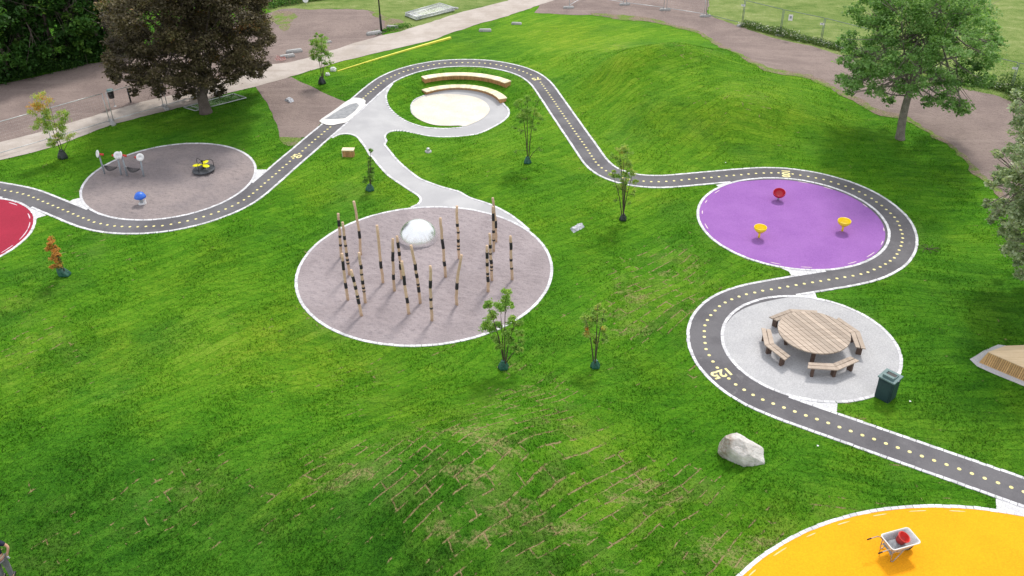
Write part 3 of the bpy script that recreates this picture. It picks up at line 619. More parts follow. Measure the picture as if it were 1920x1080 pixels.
sp = W(zam([(365, 600), (380, 540), (450, 480), (560, 435), (700, 415), (890, 408), (1100, 425), (1260, 460), (1370, 520), (1422, 590), (1420, 650), (1370, 710), (1290, 765), (1180, 815), (1090, 845), (1000, 835), (850, 838), (700, 830), (580, 800), (460, 745), (400, 690)]))
sheet('stage_floor', catmull(sp, 4, True), .03, MAT['sand'], .45)
# setts filling the wedges where circles and track meet
WEDGES = []
def wedge(pts): WEDGES.append(WF(pts)); return sheet('sett_paving', WF(pts), .011, MAT['kerb2'], .5)
m = NT('sett_paving'); b = m.n('TexBrick'); b.inputs['Scale'].default_value = 1; b.inputs['Brick Width'].default_value = .2; b.inputs['Row Height'].default_value = .11
b.inputs['Mortar Size'].default_value = .008; b.inputs['Color1'].default_value = (.52, .52, .55, 1); b.inputs['Color2'].default_value = (.66, .66, .68, 1); b.inputs['Mortar'].default_value = (.42, .42, .42, 1)
m.l(m.mapping(.6), b.inputs['Vector']); MAT['kerb2'] = m.finish(b.outputs['Color'], .8, m.noise(20, 3), .3, .01)
wedge(z5([(440, 476), (470, 460), (515, 450), (540, 480), (700, 590), (660, 615), (540, 560)]))
wedge(z5([(150, 500), (210, 515), (300, 562), (240, 580), (236, 590), (215, 545)]))
wedge(z5([(1645, 268), (1712, 268), (1690, 320), (1600, 410), (1540, 440), (1625, 300)]))
wedge(z7([(288, 190), (330, 218), (420, 180), (560, 170), (560, 140), (420, 160)]))
wedge(z7([(630, 628), (675, 648), (695, 680), (800, 665), (960, 655), (1040, 620), (850, 620)]))
wedge(z8([(440, 90), (600, 72), (722, 72), (740, 124), (680, 125), (500, 120)]))
wedge(z8([(560, 590), (700, 620), (838, 638), (832, 702), (780, 690), (640, 640)]))
wedge(zy([(1755, 478), (1760, 550), (1800, 580), (2000, 640), (2150, 660), (2100, 600), (1925, 520)]))
# broken-up strip on the track
sheet('grit_patch', WF(zc_([(200, 740), (250, 690), (400, 590), (550, 485), (650, 410), (750, 338), (900, 262), (1000, 268), (1100, 290), (1145, 330), (1130, 380), (1150, 408), (1050, 500), (960, 590), (880, 665), (800, 735), (730, 772), (600, 795), (480, 822), (350, 815), (250, 775)])), .052, MAT['whitepatch'], .3)
sheet('grit_patch', WF(zc_([(310, 700), (400, 650), (450, 600), (560, 575), (540, 545), (650, 490), (750, 430), (850, 390), (950, 375), (1015, 405), (980, 460), (930, 540), (850, 600), (770, 640), (740, 690), (715, 670), (600, 690), (450, 690), (360, 715)])), .058, MAT['greygrit'], .3, ragged=.03)
# painted dots and distances
mb = MB()
_s1 = (TRW[-1][-1]-TRW[-1][-5])/4; _s0 = (TRW[0][0]-TRW[0][4])/4
for seg in TRW+[[TRW[-1][-1]+_s1*k for k in range(1, 10)], [TRW[0][0]+_s0*k for k in range(1, 10)]]:
    for p in seg:
        if np.hypot(TRACK[:, 0]-p[0], TRACK[:, 1]-p[1]).min() > .25: continue
        if near_ring(p): continue
        r = .068
        mb.add([(p[0]+r*math.cos(a), p[1]+r*math.sin(a), .029) for a in np.linspace(0, 2*math.pi, 17)[:-1]], [tuple(range(16))])
mb.build('track_dots', MAT['paint'], kind='structure')
def number(txt, px, py, size=.42):
    p = flat(px, py); i = int(np.argmin(np.hypot(TRACK[:, 0]-p[0], TRACK[:, 1]-p[1]))); T = tangents(TRACK)[i]
    cu = bpy.data.curves.new('n', 'FONT'); cu.body = txt; cu.size = size*1.38; cu.align_x = 'CENTER'; cu.align_y = 'CENTER'; cu.offset = .022; cu.space_character = 1.02
    to = bpy.data.objects.new('n', cu); COL.objects.link(to); dg = bpy.context.evaluated_depsgraph_get(); me = bpy.data.meshes.new_from_object(to.evaluated_get(dg))
    bpy.data.objects.remove(to); me.name = 'track_number'; me.materials.clear(); me.materials.append(MAT['paint'])
    o = bpy.data.objects.new('track_number', me); COL.objects.link(o); o.location = (p[0], p[1], .031); o.rotation_euler = (0, 0, math.atan2(T[1], T[0])-math.pi/2); o['kind'] = 'structure'
number('125', 1352.6, 700.8); number('100', 1472.7, 326.2); number('75', 1005, 148.3); number('50', 556, 294)
# pale chips along the rubber edges
def chips(c, angs, rr=.26, wdt=.04, mat='chippaint'):
    mb = MB(); cx, cy, r = CIRC[c]
    for a, ln in angs:
        a = R_(a); n = 9; ks = np.linspace(-ln/2/r, ln/2/r, n); vs = []; 
        for j, k in enumerate(ks):
            hw = wdt/2*(1-(2*j/(n-1)-1)**2)**.5*random.uniform(.7, 1.2)+.006
            for s_ in (-1, 1): vs.append((cx+(r-rr+s_*hw)*math.cos(a+k), cy+(r-rr+s_*hw)*math.sin(a+k), .024))
        mb.add(vs, [(2*j, 2*j+1, 2*j+3, 2*j+2)[::-1] for j in range(n-1)])
    mb.build('rubber_chips', MAT[mat], kind='structure')
def angs(c, pts, ln=.6):
    cx, cy, r = CIRC[c]; o = []
    for p in pts:
        q_ = flat(*p); o.append((math.degrees(math.atan2(q_[1]-cy, q_[0]-cx)), ln*random.uniform(.5, 1.2)))
    return o
chips('purple', angs('purple', z7([(217, 335), (226, 410), (245, 280), (305, 230), (1170, 425), (1160, 495), (1108, 560), (1015, 605), (600, 615), (770, 632), (750, 180), (880, 210), (1075, 300)])), .30)
chips('red', angs('red', z5([(95, 485), (200, 565), (185, 630), (150, 685), (45, 780)]), 1.0), .30, .045)
chips('yellow', angs('yellow', zy([(330, 905), (490, 780), (680, 690), (870, 622), (1080, 573), (1300, 553), (1530, 552)]), .6), .27, .03, 'chipyellow')
# ================================================= OBJECTS
# ---- climbing posts
z6p = lambda x, y: (520+x/3.177, 340+y/3.177)
POSTS = [
 ([(380, 455), (372, 310), (362, 192)], [(228, 266), (320, 333), (372, 384)], 'bare timber post with three black bands, rearmost at the far left of the cluster'),
 ([(430, 562), (405, 370), (388, 243)], [(323, 345), (375, 386), (422, 444), (458, 470), (482, 490)], 'timber post with five black bands, second from the left, leaning left'),
 ([(498, 440), (486, 290), (454, 118)], [(293, 338)], 'tall kinked timber post with one black band at its middle, back left'),
 ([(421, 710), (402, 580), (384, 430)], [(472, 526), (602, 634)], 'timber post with one long and one short black band at the cluster left front'),
 ([(503, 805), (470, 655), (440, 527)], [(563, 597), (620, 642), (676, 690), (695, 728)], 'left-leaning timber post with four black bands, front left and nearest the kerb'),
 ([(528, 732), (503, 570), (487, 425)], [(495, 518), (548, 557), (588, 611), (628, 638), (650, 657)], 'timber post with five black bands standing just behind the front left leaning post'),
 ([(630, 610), (615, 470), (595, 262)], [(473, 515)], 'timber post with a single black band low down, alone left of the dome'),
 ([(699, 658), (690, 540), (688, 342)], [(417, 472), (552, 584)], 'upright timber post with two black bands just left of the dome front'),
 ([(742, 590), (730, 460), (712, 326)], [(360, 395), (416, 440), (472, 482), (490, 522)], 'timber post with four black bands close in front of the dome left edge'),
 ([(785, 795), (757, 600), (741, 476)], [(560, 615), (690, 722)], 'timber post with two black bands, front row middle, tilted left'),
 ([(853, 730), (826, 530), (795, 381)], [(491, 527), (546, 571), (606, 617), (624, 657)], 'kinked timber post with four black bands directly in front of the dome'),
 ([(921, 836), (913, 640), (913, 503)], [(587, 633), (692, 707), (748, 757)], 'timber post with three black bands, nearest of all to the camera'),
 ([(1003, 573), (988, 400), (971, 218)], [(341, 399), (473, 502)], 'tall timber post with two black bands right beside the dome'),
 ([(1083, 465), (1076, 300), (1068, 147)], [(250, 268), (298, 308), (342, 362), (379, 388), (398, 406)], 'tall timber post with five thin black bands at the back right of the dome'),
 ([(1068, 740), (1070, 610), (1097, 438)], [(602, 641)], 'crooked timber post bent to the right with a single black band'),
 ([(1256, 662), (1251, 520), (1249, 382)], [(422, 457), (481, 503), (542, 555), (563, 595)], 'timber post with four black bands, front of the right-hand group'),
 ([(1279, 597), (1271, 430), (1266, 310)], [(376, 397), (425, 433), (465, 488), (501, 512), (523, 529)], 'timber post with five black bands, middle of the right-hand group'),
 ([(1303, 365), (1300, 250), (1284, 98)], [(233, 275)], 'tall timber post with one black band, rearmost by the concrete path'),
 ([(1290, 422), (1287, 280), (1284, 150)], [(188, 234), (290, 305), (343, 352)], 'timber post with three black bands overlapping the rearmost right post'),
 ([(1400, 590), (1392, 450), (1388, 326)], [(363, 405), (459, 473), (511, 521)], 'timber post with three black bands standing alone at the far right'),
]
PR = .061
for pts, bands, lab in POSTS:
    base = G(*z6p(*pts[0])); t = thing('climbing_post', lab, 'post', base, 0, 'striped climbing posts on the gravel circle')
    key = [base]+[V(*z6p(*p), base) for p in pts[1:]]
    key = [k-base for k in key]; ys = [p[1] for p in pts]
    # soften the kink with two extra points
    path = catmull(key, 5); yy = catmull([(y, 0) for y in ys], 5)[:, 0]
    wob = [Vector((random.gauss(0, .008), random.gauss(0, .008), 0)) for _ in path]
    path = [Vector(p)+wob[i] for i, p in enumerate(path)]; path[0] = path[0]-Vector((0, 0, .15))
    rad = [PR*(1.06-.12*i/(len(path)-1))*random.uniform(.96, 1.04) for i in range(len(path))]
    mb = MB(); mb.tint = random.uniform(.2, .8); mb.tube(path, rad, 14); p_ = mb.build('pole', MAT['postwood'], t, True)
    order = np.argsort(yy)
    def at(y):
        f = [np.interp(y, yy[order], np.array(path)[order][:, k]) for k in range(3)]; r = np.interp(y, yy[order], np.array(rad)[order]); return Vector(f), r
    for y0, y1 in bands:
        ks = np.linspace(y1, y0, 4); pp = [at(k) for k in ks]
        mb = MB(); mb.tube([a[0] for a in pp], [a[1]+.007+random.uniform(0, .002) for a in pp], 14); mb.build('band', MAT['band'], t, True)
# ---- mirror dome
db = G(784.7, 459); c = flat(784.7, 448.3, .0); R0 = .95
t = thing('climbing_dome', 'shiny polished steel dome half sunk in the gravel among the posts', 'dome', (c[0], c[1], .03))
mb = MB(); prof = [(R0*math.cos(a), R0*math.sin(a)) for a in np.linspace(-.05, math.pi/2-.001, 28)]; mb.lathe(prof, n=64, caps=False)
o = mb.build('shell', MAT['steel'], t, True)

# ---- spinning bowls on the purple circle
def bowl(px, py, rim, hgt, mat, stem, lab, tilt=0, tdir=0):
    b = G(px, py); t = thing('spinner_bowl', lab, 'spinner', b, 0, 'spinner bowls on the purple rubber circle')
    R = rim; rot = Matrix.Rotation(tdir, 3, 'Z') @ Matrix.Rotation(tilt, 3, 'X')
    z0 = hgt-.30
    outer = [(.06, 0), (.15, .02), (R*.72, .09), (R*.92, .16), (R*.98, .19), (R*.95, .20), (R*1.0, .22), (R*1.0, .29), (R*.97, .305), (R*.93, .29)]
    inner = [(R*.90, .24), (R*.82, .16), (R*.6, .09), (R*.3, .055), (.01, .045)]
    mb = MB(); mb.lathe(outer+inner, (0, 0, z0), 36, rot=rot); mb.build('bowl', mat, t, True)
    mb = MB(); mb.tube([(0, 0, -.05), (0, 0, z0+.03)], [.052, .05], 14); mb.build('stem', stem, t, True)
bowl(1422.8, 445.8, .30, .60, MAT['yellowcup'], MAT['yellowcup'], 'yellow spinner bowl on a short stem near the front left of the purple circle')
bowl(1579, 433.6, .31, .60, MAT['yellowcup'], MAT['yellowcup'], 'yellow spinner bowl at the right side of the purple circle')
bowl(1459, 374.5, .31, .50, MAT['redcup'], MAT['greypost'], 'tilted crimson spinner bowl on a grey stem at the back of the purple circle', R_(18), R_(-20))

# ---- round picnic table
TC = (11.85, 28.15); TR = 1.38; TH = .76
t = thing('picnic_table', 'big round weathered wooden picnic table of parallel planks on the grey circle', 'table', (TC[0], TC[1], .03))
pa = math.atan2(2.388, -1.122)                        # plank direction
mb = MB(); n = 14; wd = 2*TR/n; rnd = random.Random(3)
cs, sn = math.cos(pa), math.sin(pa)
for k in range(n):
    a0 = -TR+k*wd+.010; a1 = a0+wd-.020; mb.tint = rnd.random(); top = []; 
    for u in np.linspace(a0, a1, 5): top.append((u, math.sqrt(max(0.0, TR*TR-u*u))))
    poly = [(u, v) for u, v in top]+[(u, -v) for u, v in top[::-1]]
    poly = [(v*cs-u*sn, v*sn+u*cs) for u, v in poly]
    # clean duplicates at the rim
    pl = []
    for q_ in poly:
        if not pl or (abs(q_[0]-pl[-1][0])+abs(q_[1]-pl[-1][1])) > 1e-4: pl.append(q_)
    mb.prism(pl, TH-.045-rnd.uniform(0, .003), TH+rnd.uniform(-.002, .003))
m = MAT['tablewood']
o = mb.build('tabletop', m, t, recalc=True)
mb = MB()
for s_ in (-.75, 0, .75): mb.box((-s_*sn, s_*cs, TH-.10) if False else (s_*cs, s_*sn, TH-.10), (.1, 2.2 if s_ == 0 else 1.9, .09), pa)
mb.build('underframe', MAT['darkwood'], t)
for k in range(4):
    a = R_(45+90*k)+.55; mb = MB(); rot = Matrix.Rotation(a, 3, 'Z') @ Matrix.Rotation(R_(10), 3, 'Y')
    mb.box((1.02*math.cos(a), 1.02*math.sin(a), .34), (.14, .14, .74), rot=rot); mb.build('leg', MAT['darkwood'], t)
# four angled benches around it
BL = ['angled wooden bench in front of the round table, nearest the camera', 'angled wooden bench on the left side of the round table', 'angled wooden bench behind the round table', 'angled wooden bench on the right side of the round table']
c0 = Vector((12.24, 26.15)); aim0 = math.atan2(c0.y-TC[1], c0.x-TC[0])
SH = .45
for k in range(4):
    a = aim0-k*math.pi/2
    t = thing('angled_bench', BL[k], 'bench', (TC[0], TC[1], .03), a, 'benches around the round picnic table')
    ro = 2.03; ri = 1.63; half = R_(31.5)
    for j in range(2):
        r0 = ri+j*.205; r1 = r0+.19; mb = MB()
        for sgn in (-1, 1):
            ap = half*sgn; mb.tint = random.random()
            # arms run straight from the corner outwards to the bench end
            ca = Vector((r0, 0)); cb = Vector((r1, 0)); ea = Vector((r0*math.cos(ap)*.985, r0*math.sin(ap)*1.02)); eb = Vector((r1*math.cos(ap)*.975, r1*math.sin(ap)))
            poly = [ca+Vector((0, sgn*.004)), cb+Vector((0, sgn*.004)), eb, ea]
            if sgn < 0: poly = poly[::-1]
            mb.prism([(p.x, p.y) for p in poly], SH-.045, SH)
        mb.build('seat_plank', MAT['tablewood'], t, recalc=True)
    for ap in (-half*.82, 0, half*.82):
        mb = MB(); r_ = 1.80; mb.box((r_*math.cos(ap), r_*math.sin(ap), SH/2-.03), (.20, .11, SH-.03), ap); mb.build('leg', MAT['darkwood'], t)
    mb = MB()
    for sgn in (-1, 1):
        p0 = Vector((1.82, 0)); p1 = Vector((1.82*math.cos(half)*.98, sgn*1.82*math.sin(half)*.93)); mid = (p0+p1)/2; d = p1-p0
        mb.box((mid.x, mid.y, SH-.075), (d.length, .07, .055), math.atan2(d.y, d.x))
    mb.build('rail', MAT['darkwood'], t)

# ---- litter bin
corner = flat(1664.8, 757.6); cl = flat(1643.4, 746.4); u = Vector(cl-corner).normalized(); v = Vector((-u.y, u.x)); v = v if v.x > 0 else -v
S = .56; ctr = Vector(corner)+(u+v)*S/2
t = thing('litter_bin', 'dark green square litter bin with slotted lid at the edge of the picnic circle', 'bin', (ctr.x, ctr.y, 0), math.atan2(v.y, v.x))
mb = MB(); mb.box((0, 0, .47), (S-.02, S-.02, .94), taper=1.07); mb.build('body', MAT['bin'], t, bevel=.012)
mb = MB()
for s_ in (-1, 1): mb.box((s_*(S/2+.012), 0, .45), (.012, S*.8, .8))
for s_ in (-1, 1): mb.box((0, s_*(S/2+.012), .45), (S*.8, .012, .8))
mb.build('panel', MAT['bin'], t)
mb = MB(); L2 = S/2+.05
mb.prism([(-L2, -L2), (L2, -L2), (L2, L2), (-L2, L2)], .945, 1.0)
mb.box((-.17, 0, 1.055), (.12, S*.74, .11)); mb.box((.20, 0, 1.012), (.04, S*.74, .025)); mb.box((.04, S*.35, 1.025), (.30, .03, .05)); mb.box((.04, -S*.35, 1.025), (.30, .03, .05))
mb.build('lid', MAT['binlid'], t, bevel=.008)
mb = MB(); mb.box((.04, 0, 1.006), (.27, S*.66, .012)); mb.box((-.095, 0, 1.055), (.02, S*.62, .08)); mb.build('slot', MAT['black'], t)
mb = MB(); mb.box((L2*.2-.1, -L2-.004, .97), (.05, .012, .025)); mb.build('lock', MAT['galv'], t)

# ---- boulder
import bmesh
from mathutils import noise as mn
bc = flat(1392, 868)
bm = bmesh.new(); bmesh.ops.create_icosphere(bm, subdivisions=6, radius=1)
planes = [(Vector((-.85, -.45, .15)), .72), (Vector((.05, -.65, .75)), .60), (Vector((.65, -.25, .75)), .50), (Vector((-.45, .2, .9)), .78), (Vector((.35, .3, .9)), .58), (Vector((.55, -.9, .25)), .62), (Vector((-.5, -.9, -.3)), .66), (Vector((.95, .1, .1)), .84), (Vector((-.7, .6, .3)), .80), (Vector((-.35, -.95, .1)), .70), (Vector((.45, -.9, -.1)), .74), (Vector((-.95, .0, .1)), .76), (Vector((.1, .9, .3)), .8), (Vector((.25, -.35, .95)), .70)]
for v in bm.verts:
    d = v.co.normalized(); r = 1.0
    for nrm, dist in planes:
        nn = nrm.normalized(); k = d.dot(nn)
        if k > .05: r = min(r, dist/k)
    r += .022*mn.fractal(d*2.2+Vector((3, 1, 2)), .9, 2.1, 4)+.010*mn.fractal(d*9, .8, 2, 3)-.05*max(0, .12-abs(mn.noise(d*1.9+Vector((5, 2, 8)))))*4*.6
    v.co = d*r
me = bpy.data.meshes.new('boulder'); bm.to_mesh(me); bm.free()
for v in me.vertices:
    x, y, z = v.co; v.co = (x*.94+z*-.10, y*.60, z*.66)
me.materials.append(MAT['rock']); me.polygons.foreach_set('use_smooth', [True]*len(me.polygons))
o = bpy.data.objects.new('boulder', me); COL.objects.link(o); o.location = (bc[0], bc[1]+.25, float(height(*bc)[0])+.33); o.rotation_euler = (0, R_(14), R_(-12))
tag(o, 'large pale angular boulder lying on the lawn below the track', 'boulder')

# ---- wheelbarrow
rim = [Vector((*flat(1610+x/12, 970+y/12, .62), .62)) for x, y in [(530, 430), (1120, 265), (1350, 570), (760, 730)]]
cen = sum(rim, Vector())/4; ax = ((rim[1]+rim[2])-(rim[0]+rim[3])).normalized(); ang = math.atan2(ax.y, ax.x)
t = thing('wheelbarrow', 'grey wheelbarrow with white rim standing on the yellow rubber circle', 'wheelbarrow', (cen.x, cen.y, .03), ang)
def rrect(lx, ly, r, z, cx=0, n=5):
    o = []
    for sx, sy, a0 in ((1, 1, 0), (-1, 1, 90), (-1, -1, 180), (1, -1, 270)):
        for k in range(n+1):
            a = R_(a0+90*k/n); o.append(Vector((cx+sx*(lx/2-r)+r*math.cos(a), sy*(ly/2-r)+r*math.sin(a), z)))
    return o
LX, LY = .96, .60
rings = [rrect(LX+.03, LY+.03, .09, .615), rrect(LX, LY, .08, .62), rrect(LX-.05, LY-.05, .07, .60), rrect(LX*.80, LY*.80, .07, .45, -.05), rrect(LX*.55, LY*.62, .07, .335, -.10), rrect(LX*.50, LY*.56, .06, .33, -.10)]
mb = MB(); nn_ = len(rings[0]); vs = [p for r in rings for p in r]; fs = []
for i in range(len(rings)-1):
    for k in range(nn_): fs.append((i*nn_+k, (i+1)*nn_+k, (i+1)*nn_+(k+1) % nn_, i*nn_+(k+1) % nn_))
fs.append(tuple((len(rings)-1)*nn_+k for k in range(nn_)))
mb.add(vs, fs); o = mb.build('tray', MAT['tray'], t, True); s_ = o.modifiers.new('s', 'SOLIDIFY'); s_.thickness = .008
rp = rrect(LX+.02, LY+.02, .09, .622); mb = MB(); mb.tube(rp+[rp[0], rp[1]], .016, 8, False); mb.build('rim', MAT['rim'], t, True)
for s_ in (-1, 1):
    y = s_*.24; mb = MB()
    mb.tube([(.52, s_*.06, .20), (.30, s_*.13, .27), (-.10, s_*.22, .32), (-.42, y, .47), (-.52, y, .60), (-.62, y*1.1, .65), (-.95, y*1.12, .62)], .017, 8); mb.build('handle', MAT['pipe'], t, True)
    mb = MB(); mb.tube([(-.84, y*1.12, .63), (-.97, y*1.12, .618)], .023, 8); mb.build('grip', MAT['rubber'], t, True)
    mb = MB(); mb.tube([(-.42, y, .46), (-.40, y*1.05, .22), (-.38, y*1.08, .03), (-.31, y*1.08, .0), (-.20, y*1.05, .12), (.05, y*.8, .30)], .016, 8); mb.build('leg', MAT['pipe'], t, True)
mb = MB(); rot = Matrix.Rotation(math.pi/2, 3, 'X'); mb.lathe([(.10, -.035), (.165, -.045), (.19, -.02), (.19, .02), (.165, .045), (.10, .035)], (.40, 0, .185), 26, rot=rot); wl = mb.build('wheel', MAT['rubber'], t, True)
mb = MB(); mb.lathe([(.03, -.05), (.10, -.03), (.10, .03), (.03, .05)], (.40, 0, .185), 20, rot=rot); o = mb.build('hub', MAT['redplastic'], wl, True)
bar = t
def lp(x, y, z): return Vector((cen.x+x*math.cos(ang)-y*math.sin(ang), cen.y+x*math.sin(ang)+y*math.cos(ang), z+.03))
# cement-grey grit lying in the tray
bm = bmesh.new(); bmesh.ops.create_grid(bm, x_segments=30, y_segments=20, size=1)
for v in bm.verts:
    x, y = v.co.x, v.co.y; v.co.x = x*.32-.12; v.co.y = y*.215
    v.co.z = .43+.10*math.exp(-((v.co.x+.18)**2/.02+(v.co.y-.03)**2/.02))-.07*(abs(x)**4+abs(y)**4)+.012*mn.noise(Vector((x*4, y*4, 0)))+.06*(v.co.x+.12)
me = bpy.data.meshes.new('grit_heap'); bm.to_mesh(me); bm.free(); me.materials.append(MAT['greygrit']); me.polygons.foreach_set('use_smooth', [True]*len(me.polygons))
o = bpy.data.objects.new('grit_heap', me); COL.objects.link(o); o.location = (cen.x, cen.y, .03); o.rotation_euler = (0, 0, ang); tag(o, 'low heap of fine grey grit inside the wheelbarrow tray', 'grit heap')
bp = lp(.03, .03, .48); t = thing('bucket', 'tilted bright red builders bucket lying in the wheelbarrow', 'bucket', bp)
t.rotation_euler = (R_(14), R_(14), ang)
mb = MB(); mb.lathe([(.125, 0), (.14, .0), (.178, .22), (.192, .225), (.192, .245), (.172, .245), (.168, .215), (.13, .02), (.001, .02)], n=28); mb.build('tub', MAT['redplastic'], t, True)
mb = MB(); mb.tube([(.16*math.cos(a), .16*math.sin(a)+.0, .25+.012*math.sin(a)) for a in np.linspace(0, math.pi, 12)], .006, 6); mb.build('handle', MAT['redplastic'], t, True)

# ---- wooden ramp at the right edge
zr = lambda x, y: (1800+x/8.31, 620+y/8.31)
A_ = flat(*zr(290, 500)); A2 = flat(*zr(340, 522)); E1 = flat(*zr(997, 812)); d1 = Vector(E1-A2).normalized(); E2 = Vector(E1)+d1*3.2
C_ = flat(*zr(700, 250)); T1 = flat(*zr(415, 360), .5); T1 = T1+(np.array([.72, .70])*.12); T3 = Vector(T1)+d1*(Vector(E2)-Vector(A2)).length
sur = [flat(*zr(x, y)) for x, y in [(150, 450), (240, 550), (500, 670), (997, 885)]]+[np.array(Vector(flat(*zr(997, 885)))+d1*3.6), (26, 26.5), (25.5, 28.4), tuple(flat(*zr(997, 250))), tuple(flat(*zr(700, 222))), tuple(flat(*zr(600, 215))), tuple(flat(*zr(450, 290)))]
sheet('gravel_surround', sur, .014, MAT['picnicgravel'], .6, ragged=.02)
t = thing('wooden_ramp', 'low wooden ramp with slatted front and pale plywood top at the right edge', 'ramp', (T1[0], T1[1], 0))
off = Vector((-T1[0], -T1[1], 0)); v3 = lambda p, z: Vector((p[0], p[1], z))+off
mb = MB(); CR = Vector((24.8, 28.0)); B1 = v3(T1, .5); B2 = v3(T3, .5)
mb.add([v3(T1, .52), v3(T3, .52), v3(CR, .30), v3(C_, .05), v3(T1, .49), v3(T3, .49), v3(CR, .27), v3(C_, .02)], [(0, 1, 2, 3), (4, 7, 6, 5), (0, 4, 5, 1), (3, 2, 6, 7), (0, 3, 7, 4), (1, 5, 6, 2)]); mb.build('deck', MAT['rampply'], t)
mb = MB(); L = (Vector(E2)-Vector(A2)).length; ns = int(L/.075)
for k in range(ns):
    f0 = k/ns; f1_ = (k+.78)/ns; b0 = Vector(A2).lerp(E2, f0); b1_ = Vector(A2).lerp(E2, f1_); t0 = Vector(T1).lerp(T3, f0); t1_ = Vector(T1).lerp(T3, f1_)
    nrm = Vector((-d1.y, d1.x))*-.02; mb.tint = random.random()
    p = [v3(b0, 0), v3(b1_, 0), v3(t1_, .488), v3(t0, .488)]; nb = Vector((nrm.x, nrm.y, 0)); 
    mb.add(p+[q_-nb for q_ in p], [(0, 1, 2, 3), (4, 7, 6, 5), (0, 4, 5, 1), (1, 5, 6, 2), (2, 6, 7, 3), (3, 7, 4, 0)])
mb.build('slat_front', MAT['rampslat'], t, recalc=True)
inn = Vector((-d1.y, d1.x, 0))*.05
mb = MB(); mb.add([v3(A2, 0)+inn, v3(E2, 0)+inn, v3(T3, .48)+inn, v3(T1, .48)+inn], [(0, 1, 2, 3)]); mb.build('backing', MAT['darkwood'], t)
mb = MB(); mb.add([v3(A_, 0), v3(A2, 0), v3(T1, .49), v3(C_, 0)], [(0, 1, 2), (0, 2, 3)]); o = mb.build('side_panel', MAT['rampslat'], t)

# ---- curved benches of the sunken stage
def arcfit(pts, z):
    Q = np.array([flat(*p, z) for p in pts]); A = np.c_[2*Q, np.ones(len(Q))]; s = np.linalg.lstsq(A, (Q**2).sum(1), rcond=None)[0]
    r = math.sqrt(s[2]+s[0]**2+s[1]**2); an = np.arctan2(Q[:, 1]-s[1], Q[:, 0]-s[0]); return s[0], s[1], r, an.max(), an.min()
def curved(near, far, ztop, zbot, lab):
    cx, cy, r0, a0, a1 = arcfit(zam(near), ztop); Qf = np.array([flat(*p, ztop) for p in zam(far)]); r1 = np.hypot(Qf[:, 0]-cx, Qf[:, 1]-cy).mean()
    r1 = max(r0+.38, min(r1, r0+.60)); t = thing('curved_bench', lab, 'bench', (cx, cy, 0), 0, 'curved benches above the stage')
    n = 40; mb = MB()
    for k in range(n):
        b0 = a0+(a1-a0)*k/n; b1 = a0+(a1-a0)*(k+.985)/n; mb.tint = random.random()
        ps = [(r*math.cos(b), r*math.sin(b)) for r, b in ((r0-.03, b0), (r0-.03, b1), (r1, b1), (r1, b0))]; mb.prism(ps, ztop-.045, ztop)
    mb.build('seat', MAT['benchtop'], t, recalc=True)
    n = 90; mb = MB(); tp = .02
    for k in range(n):
        b0 = a0+(a1-a0)*(k+.03)/n; b1 = a0+(a1-a0)*(k+.9)/n; mb.tint = random.random(); 
        ps0 = [(r0+.03, b0), (r0+.03, b1), (r1-.05, b1), (r1-.05, b0)]
        lo = [(r*math.cos(b), r*math.sin(b), zbot) for r, b in [(r0+.09, b0), (r0+.09, b1), (r1-.09, b1), (r1-.09, b0)]]; hi = [(r*math.cos(b), r*math.sin(b), ztop-.047) for r, b in ps0]
        mb.add(lo+hi, [(0, 3, 2, 1), (4, 5, 6, 7), (0, 1, 5, 4), (1, 2, 6, 5), (2, 3, 7, 6), (3, 0, 4, 7)])
    mb.build('cladding', MAT['benchside'], t, recalc=True)
    return cx, cy, r0, r1
curved([(570, 375), (690, 348), (800, 328), (950, 312), (1100, 315), (1200, 325), (1300, 348), (1400, 378), (1490, 425), (1570, 470)], [(535, 350), (700, 300), (850, 278), (1000, 272), (1200, 278), (1350, 300), (1480, 345), (1635, 455)], -.20, -.68, 'lower curved wooden bench at the edge of the round stage')
curved([(555, 202), (650, 182), (750, 165), (850, 153), (950, 148), (1080, 150), (1200, 160), (1320, 178), (1450, 203), (1560, 228), (1650, 250)], [(527, 175), (640, 145), (750, 125), (880, 112), (1000, 108), (1150, 110), (1300, 120), (1450, 145), (1550, 170), (1700, 225)], .25, -.45, 'upper curved wooden bench on the grass bank above the stage')

# ---- small box bench
b = G(654, 292.5); t = thing('box_bench', 'small box-shaped wooden bench alone on the grass left of the path', 'bench', b, R_(-3))
mb = MB(); 
for k in range(4): mb.tint = random.random(); mb.box((0, .02+(k-1.5)*.10, .40), (.68, .094, .045))
mb.build('seat', MAT['benchtop'], t)
mb = MB()
for k in range(7): mb.tint = random.random(); mb.box((-.27+k*.09, .0, .188), (.084, .32, .376))
mb.build('cladding', MAT['benchside'], t)
mb = MB(); mb.box((-.325, 0, .19), (.02, .30, .36)); mb.build('end_panel', MAT['rim'], t)

# ---- capped pipe in the lawn
b = G(803, 284.5); t = thing('standpipe_cap', 'squat grey metal cap on a concrete ring in the lawn right of the path', 'pipe cap', b)
mb = MB(); mb.lathe([(.19, -.05), (.19, .05), (.16, .07), (.09, .07)], n=24, caps=False); mb.build('ring', MAT['block'], t, True)
mb = MB(); mb.lathe([(.10, .05), (.095, .2), (.075, .23), (.001, .235)], n=20); mb.build('cap', MAT['galv'], t, True)

